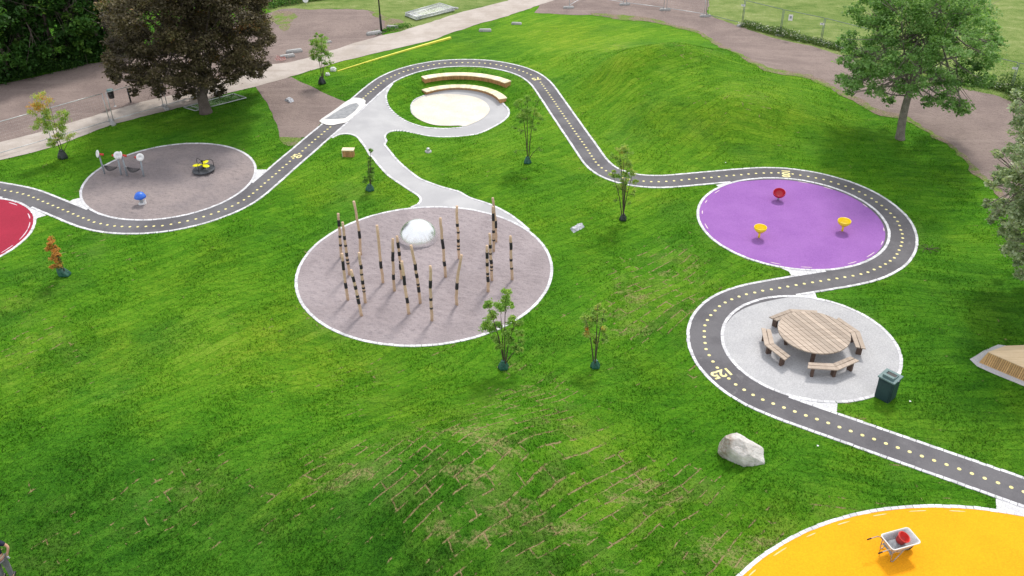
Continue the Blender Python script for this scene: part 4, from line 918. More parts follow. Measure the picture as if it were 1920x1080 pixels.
# ---- swings
def zs(x, y): return (160+x/7.2, 260+y/7.2)
pst = [((265, 485), (180, 205)), ((487, 500), (430, 225)), ((567, 508), (490, 222)), ((793, 525), (735, 250))]
W_ = []
for b_, t_ in pst:
    b = G(*zs(*b_)); b.z = 0.03; W_.append((b, V(*zs(*t_), b)))
for k, (i, j, lab) in enumerate(((0, 1, 'low hammock swing with dark net between white-disc posts, left of the pair'), (2, 3, 'low hammock swing with dark net between white-disc posts, right of the pair'))):
    c = (W_[i][0]+W_[j][0])/2; t = thing('hammock_swing', lab, 'swing', c, 0, 'hammock swings on the grey gravel circle')
    axis_ = (W_[j][0]-W_[i][0]).normalized()
    for q_, sg in ((i, 1), (j, -1)):
        b, tp = W_[q_][0]-c, W_[q_][1]-c
        mb = MB(); mb.tube([b-Vector((0, 0, .1)), tp], [.045, .04], 12); po = mb.build('post', MAT['greypost'], t, True)
        out = (axis_*-sg+Vector((0, -1.0, .45))).normalized(); rot = out.to_track_quat('Z', 'Y').to_matrix()
        cpos = tp+out*.06; mb = MB(); mb.lathe([(.001, -.025), (.19, -.025), (.21, 0), (.19, .025), (.05, .03), (.045, .015), (.001, .015)], cpos, 28, rot=rot); mb.build('disc', MAT['white'], po, True)
        mb = MB(); inw = (axis_*sg+Vector((0, 0, -.1))).normalized(); mb.tube([cpos-out*.02, cpos-out*.03+inw*.30], [.05, .06], 12); mb.build('bracket', MAT['redplastic'], po, True)
    bi, bj = W_[i][0]-c, W_[j][0]-c; ti, tj = W_[i][1]-c, W_[j][1]-c
    a = bi.lerp(ti, .42)+axis_*.12; e = bj.lerp(tj, .42)-axis_*.12; sag = .20
    side = Vector((-axis_.y, axis_.x, 0)); n = 14; vs = []; fs = []; mlt = 8
    for u_ in range(n+1):
        f = u_/n; wd = .04+.20*math.sin(math.pi*f)
        for s_ in range(mlt+1):
            g = 2*s_/mlt-1; p = a.lerp(e, f)+side*wd*g-Vector((0, 0, sag*4*f*(1-f)*(1-.25*g*g))); vs.append(p)
    for u_ in range(n):
        for s_ in range(mlt): fs.append((u_*(mlt+1)+s_, (u_+1)*(mlt+1)+s_, (u_+1)*(mlt+1)+s_+1, u_*(mlt+1)+s_+1))
    mb = MB(); mb.add(vs, fs); o = mb.build('net', MAT['net'], t); wf = o.modifiers.new('w', 'WIREFRAME'); wf.thickness = .022; wf.use_boundary = True
    for q_ in ([bi.lerp(ti, .5), a], [bj.lerp(tj, .5), e]): mb = MB(); mb.tube(q_, .012, 6); mb.build('chain', MAT['galv'], t, True)

# ---- roundabout
b = G(*zs(1608, 452)); b.z = .03; t = thing('roundabout', 'charcoal roundabout with yellow three-lobed seat and black hoop rails', 'roundabout', b, R_(0))
mb = MB(); mb.lathe([(.50, .08), (.60, .10), (.61, .13), (.60, .17), (.57, .18), (.001, .185)], n=48, rot=Matrix.Rotation(R_(-3), 3, 'Y')); mb.build('platform', MAT['platform'], t, True)
mb = MB(); mb.tube([(0, 0, .0), (0, 0, .62)], .035, 12); mb.lathe([(.07, .62), (.06, .68), (.01, .70)], n=14); mb.build('centre_post', MAT['black'], t, True)
for k in range(3):
    a = R_(200+120*k); d = Vector((math.cos(a), math.sin(a), 0)); mb = MB()
    mb.lathe([(.001, -.02), (.15, -.018), (.175, 0), (.15, .022), (.001, .025)], (0, 0, 0), 26); 
    mb.v = [tuple(Vector((v[0]*1.35, v[1]*.9, v[2]))) for v in mb.v]
    mb.v = [tuple(Matrix.Rotation(a, 3, 'Z') @ Vector(v)+d*.31+Vector((0, 0, .44))) for v in mb.v]
    mb.box(tuple(d*.10+Vector((0, 0, .44))), (.14, .10, .03), a); mb.build('seat', MAT['lemon'], t, True)
    mb = MB(); mb.tube([d*.32+Vector((0, 0, .17)), d*.32+Vector((0, 0, .43))], .02, 8); mb.build('seat_post', MAT['galv'], t, True)
    a2 = a+R_(60); d2_ = Vector((math.cos(a2), math.sin(a2), 0))
    mb = MB(); mb.tube(catmull([d2_*.54+Vector((0, 0, .17)), d2_*.55+Vector((0, 0, .5)), d2_*.50+Vector((0, 0, .62)), d2_*.36+Vector((0, 0, .68)), d2_*.03+Vector((0, 0, .62))], 4).tolist(), .016, 8); mb.build('handrail', MAT['black'], t, True)

# ---- blue spring rocker
b = G(*zs(768, 892)); b.z = .03; t = thing('spring_rocker', 'round blue mushroom seat on a pale spring base on the gravel', 'spring rider', b)
mb = MB(); mb.lathe([(.29, .40), (.30, .42), (.27, .50), (.21, .60), (.12, .67), (.001, .69)], n=32); mb.lathe([(.001, .38), (.27, .39), (.29, .40)], n=32, caps=False); mb.build('seat', MAT['blue'], t, True)
mb = MB(); hel = [(.085*math.cos(a), .085*math.sin(a), .08+.32*a/(10*math.pi)) for a in np.linspace(0, 10*math.pi, 90)]; mb.tube(hel, .02, 6); mb.build('spring', MAT['galv'], t, True)
mb = MB(); mb.box((.02, -.02, .05), (.30, .22, .10)); mb.box((.19, .02, .12), (.05, .14, .22)); mb.build('base_block', MAT['white'], t, bevel=.01)

# ---- speckled stone slabs
def slab(corners, lab, th=.14):
    Q = [G(*p) for p in corners]; c = sum(Q, Vector())/len(Q); mb = MB(); e = (Q[1]-Q[0]); w_ = (Q[3]-Q[0]); n = 10; vs = []
    for k in range(n+1):
        for j in range(5):
            p = Q[0]+e*k/n+w_*j/4-c; edge = (k in (0, n) or j in (0, 4)); vs.append(p+Vector((random.gauss(0, .012), random.gauss(0, .012), (0.0 if edge else th)+random.gauss(0, .018))))
    fs = [(k*5+j, (k+1)*5+j, (k+1)*5+j+1, k*5+j+1) for k in range(n) for j in range(4)]
    mb.add(vs, fs); o = mb.build('stone_bag', MAT['speckle'], recalc=True); o.location = c; tag(o, lab, 'gravel bag', 'speckled gravel bags')
zt = lambda x, y: (920+x/3.857, 160+y/3.857)
slab([zt(575, 1040), zt(655, 1000), zt(680, 1022), zt(600, 1068)], 'speckled grey gravel bag on the lawn right of the posts circle')
slab([(532, 188), (541, 184), (554, 187.5), (544, 194)], 'speckled grey gravel bag on the bare soil triangle left of the crossing')

# ---- long yellow beam
pa_, pb_ = G(633, 134), G(845, 72.5); t = thing('balance_beam', 'long thin bright yellow beam lying across the lawn below the footpath', 'beam', pa_)
d = pb_-pa_; L = d.length; ang_ = math.atan2(d.y, d.x); n = 24; side = Vector((-d.y, d.x, 0)).normalized(); mb = MB(); vs = []; fs = []
for k in range(n+1):
    f = k/n; w2 = .03+.05*f; p = d*f+side*(.10*math.sin(math.pi*f)); hh = .05+.09*f
    vs += [p+side*w2+Vector((0, 0, .0)), p-side*w2+Vector((0, 0, .0)), p-side*w2+Vector((0, 0, hh)), p+side*w2+Vector((0, 0, hh))]
for k in range(n):
    for j in range(4): fs.append((k*4+j, k*4+(j+1) % 4, (k+1)*4+(j+1) % 4, (k+1)*4+j))
fs += [(0, 1, 2, 3), (n*4+3, n*4+2, n*4+1, n*4)]
mb.add(vs, fs); mb.build('rail', MAT['beam'], t, recalc=True)
for p, s_, nm in (((625, 133), .36, 'larger crumpled white sack at the thin end of the yellow beam'), ((614.5, 141.5), .26, 'small pinkish white sack beside the sapling near the yellow beam')):
    b = G(*p); bm = bmesh.new(); bmesh.ops.create_icosphere(bm, subdivisions=3, radius=1)
    for v in bm.verts: v.co = v.co*(1+.35*mn.noise(v.co*2.3+Vector(p+(0,))))
    me = bpy.data.meshes.new('white_sack'); bm.to_mesh(me); bm.free(); me.materials.append(MAT['rim'])
    for v in me.vertices: v.co = (v.co.x*s_*.6, v.co.y*s_*.45, max(-.02, v.co.z*s_*.5+s_*.3))
    o = bpy.data.objects.new('white_sack', me); COL.objects.link(o); o.location = b; tag(o, nm, 'sack', 'pale sacks by the yellow beam')

# ---- concrete feet (loose ones and those carrying the fences)
foot_mb = MB(); foot_mb.prism([(-.36, -.11), (.36, -.11), (.36, .11), (-.36, .11)], 0, .08)
foot_mb.add([(-.36, -.11, .08), (.36, -.11, .08), (.36, .11, .08), (-.36, .11, .08), (-.31, -.07, .14), (.31, -.07, .14), (.31, .07, .14), (-.31, .07, .14)], [(0, 1, 5, 4), (1, 2, 6, 5), (2, 3, 7, 6), (3, 0, 4, 7), (4, 5, 6, 7)])
foot0 = foot_mb.build('concrete_block', MAT['block'], recalc=True); used = [False]
def foot(px, py, rz, lab, sc_=1.0, grp='concrete fence feet', pos=None):
    o = foot0 if not used[0] else foot0.copy()
    if used[0]: COL.objects.link(o)
    used[0] = True; b = pos if pos is not None else G(px, py); o.location = b; o.rotation_euler = (0, 0, rz); o.scale = (sc_,)*3; tag(o, lab, 'fence foot', grp)
zf = lambda x, y: (500+x/5.333, y/5.333)
for (x, y), rz, lab, k in (((205, 573), R_(25), 'loose concrete fence foot lying nearest the striped tape by the footpath', 1.5), ((277, 524), R_(22), 'loose concrete fence foot on bare soil just above the lowest one', 1.6), ((607, 428), R_(25), 'loose concrete fence foot half hidden behind the sapling crown', .9), ((1075, 342), R_(28), 'long loose concrete fence foot just left of the lamp post base', 1.6), ((1258, 278), R_(-12), 'loose concrete fence foot in the grass right of the lamp post', 1.3)):
    foot(*zf(x, y), rz, lab, k)
foot(909.5, 58.5, 0, 'concrete fence foot on the bright lawn below the footpath, left one', 1.3)
foot(968.5, 45.5, R_(-8), 'concrete fence foot on the bright lawn below the footpath, right one', 1.1)

# ---- temporary fence panels
def panel(p0, p1, lab, h=1.95, mat='galv', gap=.12, mesh=True, grp='temporary mesh fence panels'):
    p0 = Vector(p0); p1 = Vector(p1); d = p1-p0; L = d.length-gap*2; d.normalize(); t = thing('mesh_fence', lab, 'fence', p0+d*gap, 0, grp)
    mb = MB(); up = Vector((0, 0, 1))
    a, b = Vector((0, 0, .1)), Vector((0, 0, h)); r = .024
    mb.tube([a, b], r, 8); mb.tube([a+d*L, b+d*L], r, 8); mb.tube([b, b+d*L], r, 8); mb.tube([a+up*.12, a+up*.12+d*L], r, 8)
    mb.build('frame', MAT[mat], t, True)
    if mesh:
        mb = MB(); n = int(L/.2)
        for k in range(1, n): q_ = d*(L*k/n); mb.tube([a+up*.12+q_, b+q_], .0013, 3, False)
        for k in range(1, 9): q_ = up*(.22+(h-.22)*k/9); mb.tube([q_, q_+d*L], .0013, 3, False)
        mb.build('wire_mesh', MAT[mat], t)
def fline(bases, labs, h, footlabs, mat='galv', grp='temporary mesh fence panels'):
    for k in range(len(bases)-1): panel(bases[k], bases[k+1], labs[k], h, mat, grp=grp)
fb = [G(101, 264), G(210.5, 231.5), G(311, 203), G(409, 176)]
fb = [fb[0]*2-fb[1]]+fb
dd = fb[2]-fb[1]
fline(fb, ['mesh fence panel running out of the left edge of the photo', 'mesh fence panel crossing behind the left bagged sapling', 'mesh fence panel standing just left of the dark maple', 'mesh fence panel partly hidden behind the maple trunk'], 1.95, None)
fa = math.atan2(dd.y, dd.x)+R_(80)
for k, (b_, lab) in enumerate(zip(fb[1:], ['concrete foot under the fence behind the left bagged sapling', 'concrete foot under the fence left of the black hanging bin', 'concrete foot under the fence between bin and maple trunk', 'concrete foot under the fence behind the maple trunk'])):
    foot(0, 0, fa, lab, 1.25, pos=b_)
fr = [G(1066, 15.5), G(1171.5, 9.5), G(1247, 19.5), G(1322.5, 31.5)]
fr0 = G(1098, -3)
panel(fr[0], fr0, 'short fence panel corner at the top edge beside the footpath', 1.95)
panel(fr0, fr[1], 'mesh fence panel at the top edge, left one of the row', 1.95); panel(fr[1], fr[2], 'mesh fence panel at the top edge, middle one of the row', 1.95)
panel(fr[2], fr[3], 'mesh fence panel at the top edge, right one over bare soil', 1.95)
for b_, lab in zip(fr, ['fence foot at the corner nearest the footpath, top of the photo', 'fence foot second along the top row', 'fence foot third along the top row on bare soil', 'fence foot at the end of the bare soil where the meadow begins']):
    foot(0, 0, R_(5), lab, 1.2, pos=b_)
fm = [fr[3]]+[G(*p) for p in ((1391, 48.5), (1462, 67), (1538, 84), (1640, 112), (1760, 140), (1893, 173))]; fm.append(fm[-1]*2-fm[-2])
ml = ['green mesh fence panel with flowers beginning at its foot', 'green mesh fence panel carrying a small square notice', 'green mesh fence panel between the notice and the ash tree', 'green mesh fence panel touching the left of the ash crown', 'green mesh fence panel mostly hidden behind the ash tree', 'green mesh fence panel right behind the ash tree trunk line', 'green mesh fence panel leaving the right edge of the photo']
MAT['greensteel'] = simple('green_grey_steel', (.14, .19, .16), (.22, .27, .24), 4, 40, .5, .1, .002)
for k in range(len(fm)-1): panel(fm[k], fm[k+1], ml[k], 1.95, 'greensteel', .05, grp='green mesh fence panels along the meadow')
foot(0, 0, R_(30), 'pale fence foot at the left end of the flower strip', 1.2, pos=fm[1]); foot(0, 0, R_(-30), 'small pale fence foot among flowers under the notice', .9, pos=fm[2])
# notices on the fence
def notice(px, py, base, w_, h_, lab):
    p = V(px, py, base, -.05); mb = MB(); mb.box((0, 0, 0), (w_, .01, h_)); o = mb.build('notice', MAT['white']); o.location = p; o.rotation_euler = (0, 0, R_(-25)); tag(o, lab, 'notice', 'notices on the meadow fence')
    m2 = MB(); m2.box((0, -.008, .02), (w_*.5, .004, h_*.4)); m2.build('pictogram', MAT['greypost'], o)
notice(1482.5, 33, fm[2].lerp(fm[3], .27), .30, .44, 'upright white notice hanging on the green mesh fence'); notice(1393.5, 10, fm[1], .30, .15, 'small pale notice at the top of the leftmost green fence post')
notice(1541.5, 45, fm[3], .28, .15, 'small pale notice on the green fence post left of the ash'); notice(1903, 128, fm[6], .30, .14, 'small pale notice on the green fence post by the right edge')
# stacked panels lying on the meadow and one under the maple
def lying(corners, n, lab, z0=.05):
    Q = [G(*p) for p in corners]; c = sum(Q, Vector())/4
    for k in range(n):
        t = thing('mesh_fence', lab[k] if isinstance(lab, list) else lab, 'fence panel', c+Vector((random.gauss(0, .07), random.gauss(0, .07), z0+k*.07)), random.gauss(0, .012), 'fence panels lying flat')
        mb = MB(); P_ = [q_-c for q_ in Q]; [mb.tube([P_[i], P_[(i+1) % 4]], .03, 7) for i in range(4)]; mb.tube([P_[0].lerp(P_[3], .12), P_[1].lerp(P_[2], .12)], .022, 6); mb.build('frame', MAT['galv'], t, True)
        mb = MB()
        for i in range(1, 16): mb.tube([P_[0].lerp(P_[1], i/16), P_[3].lerp(P_[2], i/16)], .002, 3, False)
        for i in range(1, 8): mb.tube([P_[0].lerp(P_[3], i/8), P_[1].lerp(P_[2], i/8)], .002, 3, False)
        mb.build('wire_mesh', MAT['galv'], t)
lying([zf(1385, 165), zf(1500, 210), zf(1870, 115), zf(1725, 68)], 5, ['mesh fence panel lying flat at the bottom of the stack on the meadow', 'mesh fence panel second from the bottom of the lying stack', 'mesh fence panel in the middle of the lying stack', 'mesh fence panel second from the top of the lying stack', 'mesh fence panel on top of the lying stack beyond the footpath'])
foot(852-1, 16.5, R_(-15), 'concrete foot resting at the right end of the stacked fence panels', 1.0)
foot(846, 19.5, R_(-10), 'concrete foot tucked under the corner of the stacked fence panels', .8)
zm = lambda x, y: (160+x/6, 140+y/6)
lying([zm(1100, 372), zm(1230, 412), zm(1810, 270), zm(1670, 222)], 1, ['single mesh fence panel lying on the grass behind the maple trunk'])

# ---- lamp post, hanging bin, short bollard
b = G(715.5, 62); t = thing('lamp_post', 'slim black lamp post at the edge of the bare soil, top out of frame', 'lamp post', b)
mb = MB(); mb.tube([(0, 0, -.1), (0, 0, 1.3)], [.085, .08], 14); mb.tube([(0, 0, 1.3), (0, 0, 5.0)], [.055, .045], 12); mb.build('pole', MAT['black'], t, True)
mb = MB(); mb.lathe([(.05, 4.98), (.24, 5.02), (.26, 5.08), (.10, 5.2), (.001, 5.22)], n=20); mb.build('lamp_head', MAT['black'], t, True)
b = G(216, 199.5); t = thing('hanging_bin', 'black litter bin hung on a thin pole behind the left fence', 'bin', b)
mb = MB(); mb.tube([(0, 0, -.05), (0, 0, 1.15)], .02, 10); mb.lathe([(.09, 0), (.09, .02), (.03, .03)], n=14); mb.build('pole', MAT['galv'], t, True)
mb = MB(); mb.lathe([(.15, .62), (.17, .64), (.20, 1.10), (.19, 1.14), (.17, 1.14), (.165, 1.05), (.001, 1.04)], (0, -.14, 0), 22); mb.build('basket', MAT['black'], t, True)
mb = MB(); mb.lathe([(.205, 1.14), (.21, 1.17), (.12, 1.20), (.001, 1.205)], (0, -.14, 0), 22); mb.build('lid', MAT['binlid'], t, True)
b = G(245.5, 192); mb = MB(); mb.tube([(0, 0, -.1), (0, 0, .9)], .055, 14); mb.lathe([(.055, .9), (.05, .94), (.001, .96)], n=14); o = mb.build('bollard', MAT['black'], None, True); o.location = b; tag(o, 'thin black bollard under the left edge of the maple crown', 'bollard')
b = G(574, 9); t = thing('round_sign', 'round white sign on a short stake at the top edge behind the bare soil', 'sign', b)
mb = MB(); mb.lathe([(.001, -.02), (.24, -.02), (.24, .02), (.001, .02)], (0, 0, .42), 28, rot=Matrix.Rotation(R_(70), 3, 'X')); mb.build('plate', MAT['white'], t)
mb = MB(); mb.tube([(0, .03, 0), (0, .03, .4)], .02, 8); mb.build('stake', MAT['galv'], t)
# striped tape heap
b = G(527, 112); mb = MB(); 
for k in range(5):
    pts = [Vector((.5*math.sin(k*1.7+s_*1.1)*(.4+.1*s_), .5*math.cos(k*2.3+s_*.9)*(.4+.12*s_), .06+.05*abs(math.sin(s_*1.3+k)))) for s_ in range(7)]
    pts = catmull(pts, 3); L_ = []
    for p in pts: L_ += [tuple(p), (p[0], p[1]+.02, p[2]+.07)]
    mb.tint = k/5; mb.add(L_, [(2*i, 2*i+2, 2*i+3, 2*i+1) for i in range(len(pts)-1)])
MAT['tape'] = simple('barrier_tape', (.62, .18, .14), (.82, .74, .72), 9, 20, .5, .1, .002)
o = mb.build('barrier_tape', MAT['tape']); o.location = b; tag(o, 'tangle of red and white barrier tape at the footpath edge by the maple crown', 'barrier tape')
# pieces of litter on the lawn
for p, lab in (((1360.5, 306.5), 'tiny white paper scrap on the lawn above the purple circle'), ((1706, 754.5), 'tiny white paper scrap on the grass right of the litter bin'), ((1533, 838), 'tiny white paper scrap on the grass beside the lower track bend')):
    b = G(*p); mb = MB(); mb.add([(-.035, -.02, .05), (.03, -.03, .07), (.035, .03, .05), (-.03, .03, .08)], [(0, 1, 2, 3)]); o = mb.build('paper_scrap', MAT['white']); o.location = b; tag(o, lab, 'litter', 'paper scraps on the lawn')
b = G(1740, 468); mb = MB()
for k in range(9):
    a = k*.75; mb.tube([(0, 0, .03), (.3*math.cos(a), .22*math.sin(a), .10), (.55*math.cos(a+.2), .40*math.sin(a+.2), .05)], .012, 5)
o = mb.build('dead_twigs', MAT['stem']); o.location = b; tag(o, 'small scatter of brown dead twigs on the lawn right of the purple circle', 'twigs')

# ---- person at the left edge
def person():
    feet = flat(1, 1055, 1.0); zc_k = 1.0
    t = thing('person', 'person in dark navy t-shirt and grey trousers with pale gloves at the bottom left edge', 'person', (feet[0], feet[1], float(height(*feet)[0])))
    def skin(name, V_, E_, Rr, mat, parent, root=0, lv=2):
        me = bpy.data.meshes.new(name); me.from_pydata(V_, E_, []); o = bpy.data.objects.new(name, me); COL.objects.link(o)
        md = o.modifiers.new('skin', 'SKIN'); md.use_smooth_shade = True
        for i, r in enumerate(Rr):
            me.skin_vertices[0].data[i].radius = (r if isinstance(r, tuple) else (r, r)); me.skin_vertices[0].data[i].use_root = i == root
        sb = o.modifiers.new('sub', 'SUBSURF'); sb.levels = lv; sb.render_levels = lv
        dg = bpy.context.evaluated_depsgraph_get(); m2 = bpy.data.meshes.new_from_object(o.evaluated_get(dg)); bpy.data.objects.remove(o)
        m2.name = name; m2.materials.clear(); m2.materials.append(mat); m2.polygons.foreach_set('use_smooth', [True]*len(m2.polygons))
        o = bpy.data.objects.new(name, m2); COL.objects.link(o); o.parent = parent; return o
    # person faces left-down, seen from behind; body skeleton (metres)
    Vb = [(0, 0, .95), (-.02, .03, 1.09), (-.05, .10, 1.24), (-.08, .19, 1.36), (-.12, .27, 1.40), (-.17, .34, 1.43), (-.20, .40, 1.45), (-.23, .46, 1.47),
          (.11, .17, 1.36), (.27, .16, 1.22), (.31, .12, 1.15), (.25, .06, .98), (.22, .05, .90),
          (-.27, .17, 1.34), (-.34, .24, 1.12), (-.32, .34, .96), (-.31, .38, .88),
          (.10, 0, .88), (.12, .03, .50), (.13, -.02, .10), (.14, .10, .03), (-.10, 0, .88), (-.13, .05, .50), (-.14, .02, .10), (-.15, .14, .03)]
    Eb = [(0, 1), (1, 2), (2, 3), (3, 4), (4, 5), (5, 6), (6, 7), (3, 8), (8, 9), (9, 10), (10, 11), (11, 12), (3, 13), (13, 14), (14, 15), (15, 16), (0, 17), (17, 18), (18, 19), (19, 20), (0, 21), (21, 22), (22, 23), (23, 24)]
    Rb = [(.14, .10), (.13, .095), (.155, .10), (.13, .08), .05, .07, .09, .075, .06, .045, .042, .034, .026, .06, .046, .034, .026, .085, .062, .045, .04, .085, .062, .045, .04]
    body = skin('body', Vb, Eb, Rb, MAT['skin'], t)
    Vs = [(0, .0, .98), (-.02, .03, 1.10), (-.05, .10, 1.24), (-.08, .18, 1.36), (.11, .17, 1.36), (.24, .16, 1.25), (-.27, .17, 1.34), (-.33, .22, 1.19)]
    skin('tshirt', Vs, [(0, 1), (1, 2), (2, 3), (3, 4), (4, 5), (3, 6), (6, 7)], [(.165, .125), (.155, .12), (.18, .125), (.15, .105), .085, .072, .085, .072], MAT['navy'], t)
    Vt = [(0, 0, .98), (.10, 0, .86), (.12, .03, .50), (.13, -.01, .12), (-.10, 0, .86), (-.13, .05, .50), (-.14, .03, .12)]
    skin('trousers', Vt, [(0, 1), (1, 2), (2, 3), (0, 4), (4, 5), (5, 6)], [(.165, .13), .115, .085, .07, .115, .085, .07], MAT['trousers'], t)
    mb = MB(); mb.lathe([(.165, 0), (.17, .02), (.165, .04)], (0, 0, 0), 24, caps=False); mb.v = [(v[0], v[1]*.8, v[2]+.995) for v in mb.v]; mb.build('belt', MAT['belt'], t, True)
    for sx, (hx, hy, hz) in ((1, (.215, .05, .86)), (-1, (-.305, .39, .84))):
        Vh = [(hx, hy, hz+.05), (hx, hy, hz)]; Eh = [(0, 1)]; Rh = [.03, .036]
        for k in range(4):
            b0 = len(Vh); fx = (k-1.5)*.021; ln = (.07, .08, .076, .06)[k]
            Vh += [(hx+fx, hy+.005, hz-.045), (hx+fx*1.1, hy+.02, hz-.045-ln*.55), (hx+fx*1.1, hy+.045, hz-.045-ln)]; Eh += [(1, b0), (b0, b0+1), (b0+1, b0+2)]; Rh += [.012, .010, .008]
        b0 = len(Vh); Vh += [(hx-sx*.035, hy+.02, hz-.01), (hx-sx*.05, hy+.04, hz-.045)]; Eh += [(1, b0), (b0, b0+1)]; Rh += [.013, .010]
        skin('glove', Vh, Eh, Rh, MAT['glove'], t, 1)
    mb = MB()
    prof = [(.10*math.sin(a)+.002, .115*math.cos(a)) for a in np.linspace(.02, 2.0, 12)]; mb.lathe(prof, (-.215, .40, 1.485), 24); mb.build('hair', MAT['hair'], t, True, recalc=True)
    mb = MB(); mb.box((-.25, .52, 1.40), (.026, .03, .045), taper=.5); mb.build('nose', MAT['skin'], t, True, bevel=.005)
    mb = MB()
    for s_ in (-1, 1): mb.lathe([(.001, -.012), (.012, 0), (.001, .012)], (-.245+s_*.033, .505, 1.43), 10)
    mb.build('eyes', MAT['black'], t, True)
    for s_ in (-1, 1):
        mb = MB(); mb.lathe([(.001, -.035), (.02, -.02), (.024, .01), (.001, .035)], (-.21+s_*.095, .40, 1.45), 10); mb.build('ear', MAT['skin'], t, True)
        mb = MB(); mb.box((s_*.14, .06, .05), (.10, .28, .09), taper=.85); mb.build('shoe', MAT['black'], t, bevel=.02)
    t.rotation_euler = (0, 0, R_(12))
person()
# ================================================= VEGETATION
def leaves(name, C_, size, tint, mat, parent=None, up=.55, aspect=.55, mtx_off=(0, 0, 0)):
    """C_ (N,3) leaf centres; each leaf is a small folded diamond"""
    C_ = np.asarray(C_)-np.asarray(mtx_off); N = len(C_)
    nrm = rng.normal(size=(N, 3)); nrm /= np.linalg.norm(nrm, axis=1)[:, None]; nrm[:, 2] = np.abs(nrm[:, 2])*1.0+up; nrm /= np.linalg.norm(nrm, axis=1)[:, None]
    r = rng.normal(size=(N, 3)); a = np.cross(nrm, r); a /= np.linalg.norm(a, axis=1)[:, None]; b = np.cross(nrm, a)
    s = (size*rng.uniform(.65, 1.3, N))[:, None]
    v = np.stack([C_-a*s, C_-b*s*aspect+nrm*s*.12, C_+a*s*.9-nrm*s*.25, C_+b*s*aspect+nrm*s*.12], 1).reshape(-1, 3)
    f = np.arange(N*4)
    return mesh_np(name, v, f, 4, mat, np.repeat(tint, 4), parent)
def blob_leaves(c, r, n, clumps, squash=.8, cr=.34, t0=.5, tv=.22):
    """leaves gathered in clumps spread through a rough ball"""
    out = []; tt = []
    for _ in range(clumps):
        d = rng.normal(size=3); d /= np.linalg.norm(d); rr = r*rng.uniform(.35, 1.0)**.5
        cc = np.array(c)+d*np.array([1, 1, squash])*rr; k = max(4, int(n/clumps*rng.uniform(.6, 1.4))); cl = r*cr*rng.uniform(.6, 1.25)
        p = rng.normal(size=(k, 3))*np.array([1, 1, .62])*cl*.55+cc; out.append(p)
        tt.append(np.clip(t0+rng.normal(0, tv)+rng.normal(0, .10, k), 0, 1))
    return np.concatenate(out), np.concatenate(tt)
def limbs(mb, base, ends, r0, fork, seed=1, n=8):
    rr = random.Random(seed)
    for e in ends:
        f = fork*rr.uniform(.75, 1.25); s = Vector((0, 0, 0)).lerp(Vector(fork_top), min(1, f)) if False else None
def tree(name, base, trunk_pts, trunk_r, blobs, nleaf, size, leafm, barkm, lab, cat='tree', group=None, depth=.8, t0=.5, tv=.22, clump_n=14, squash=.8, cr=.34, limb_r=.09, seed=3, layers=3, up=.55):
    """blobs: (centre Vector, radius m)"""
    rr = random.Random(seed); base = Vector(base); t = thing(name, lab, cat, base, 0, group)
    mb = MB(); tp = [Vector(p)-base for p in trunk_pts]; path = [Vector(p) for p in catmull(tp, 4)]; n = len(path)
    rads = [trunk_r*((1.35 if i == 0 else 1.1 if i == 1 else 1.0)-.72*i/(n-1)) for i in range(n)]
    mb.tube(path, rads, 12)
    C_ = []; T_ = []; tot = sum(b[1]**2 for b in blobs)
    for c, r in blobs:
        nb = int(nleaf*r*r/tot); p, q_ = blob_leaves(c, r, nb, clump_n, squash, cr, t0+rng.normal(0, tv*.5), tv); C_.append(p); T_.append(q_)
        # a limb into each blob
        k = int(n*rr.uniform(.35, .95)); s = path[min(k, n-1)]; e = Vector(c)-base; mid = s.lerp(e, .5)+Vector((rr.gauss(0, .2), rr.gauss(0, .2), rr.uniform(-.5, .1)))*r
        lp_ = [Vector(v) for v in catmull([s, mid, e], 4)]; m_ = len(lp_); r_ = limb_r*rr.uniform(.6, 1.2); mb.tube(lp_, [max(.008, r_*(1-.85*i/(m_-1))) for i in range(m_)], 6)
        for _ in range(3):
            e2 = e+Vector((rr.gauss(0, 1), rr.gauss(0, 1), rr.gauss(0, .6)))*r*.7; s2 = lp_[rr.randint(m_//3, m_-2)]; mb.tube([s2, s2.lerp(e2, .5)+Vector((0, 0, -.08*r)), e2], [r_*.4, r_*.25, .006], 5)
    mb.build('trunk', barkm, t, True)
    leaves('crown', np.concatenate(C_), size, np.concatenate(T_), leafm, t, up, mtx_off=base)
    return t
def px_blobs(base, lst, spread, jitter=.25):
    o = []; k = ppm(base)
    for x, y, r in lst:
        R = r*k
        for dy in spread:
            yy = dy+random.gauss(0, jitter); c = V(x+random.gauss(0, 2), y+random.gauss(0, 2), base, yy); o.append((c, R*(1-.12*abs(yy)/(max(map(abs, spread))+.01))))
    return o
# copper maple
b = G(386, 211)
mp = [(240, 25, 48), (300, 15, 52), (370, 5, 55), (440, 25, 52), (480, 50, 30), (228, 80, 32), (275, 80, 46), (345, 75, 50), (420, 85, 48), (470, 100, 34), (218, 128, 22), (258, 140, 28), (320, 140, 36), (378, 138, 34), (432, 132, 26), (478, 135, 18), (300, 170, 13), (250, 172, 9), (410, 168, 13), (350, 170, 13), (340, -40, 50), (410, -50, 50), (270, -30, 42), (470, -10, 34), (495, 120, 12), (500, 70, 16), (205, 110, 12), (365, 178, 8), (218, 150, 9), (330, 182, 7)]
tree('maple_tree', b, [b-Vector((0, 0, .2)), b+Vector((0, 0, 1.2)), V(383, 165, b), V(372, 110, b, -.3), V(360, 40, b), V(352, -30, b)], .36, px_blobs(b, mp, (-2.6, 0, 2.6), .5), 100000, .088, MAT['maple'], MAT['darkbark'], 'large dense copper-leaved maple left of the crossing, its trunk in the grass', t0=.42, tv=.16, clump_n=14, cr=.34, limb_r=.055, seed=4)
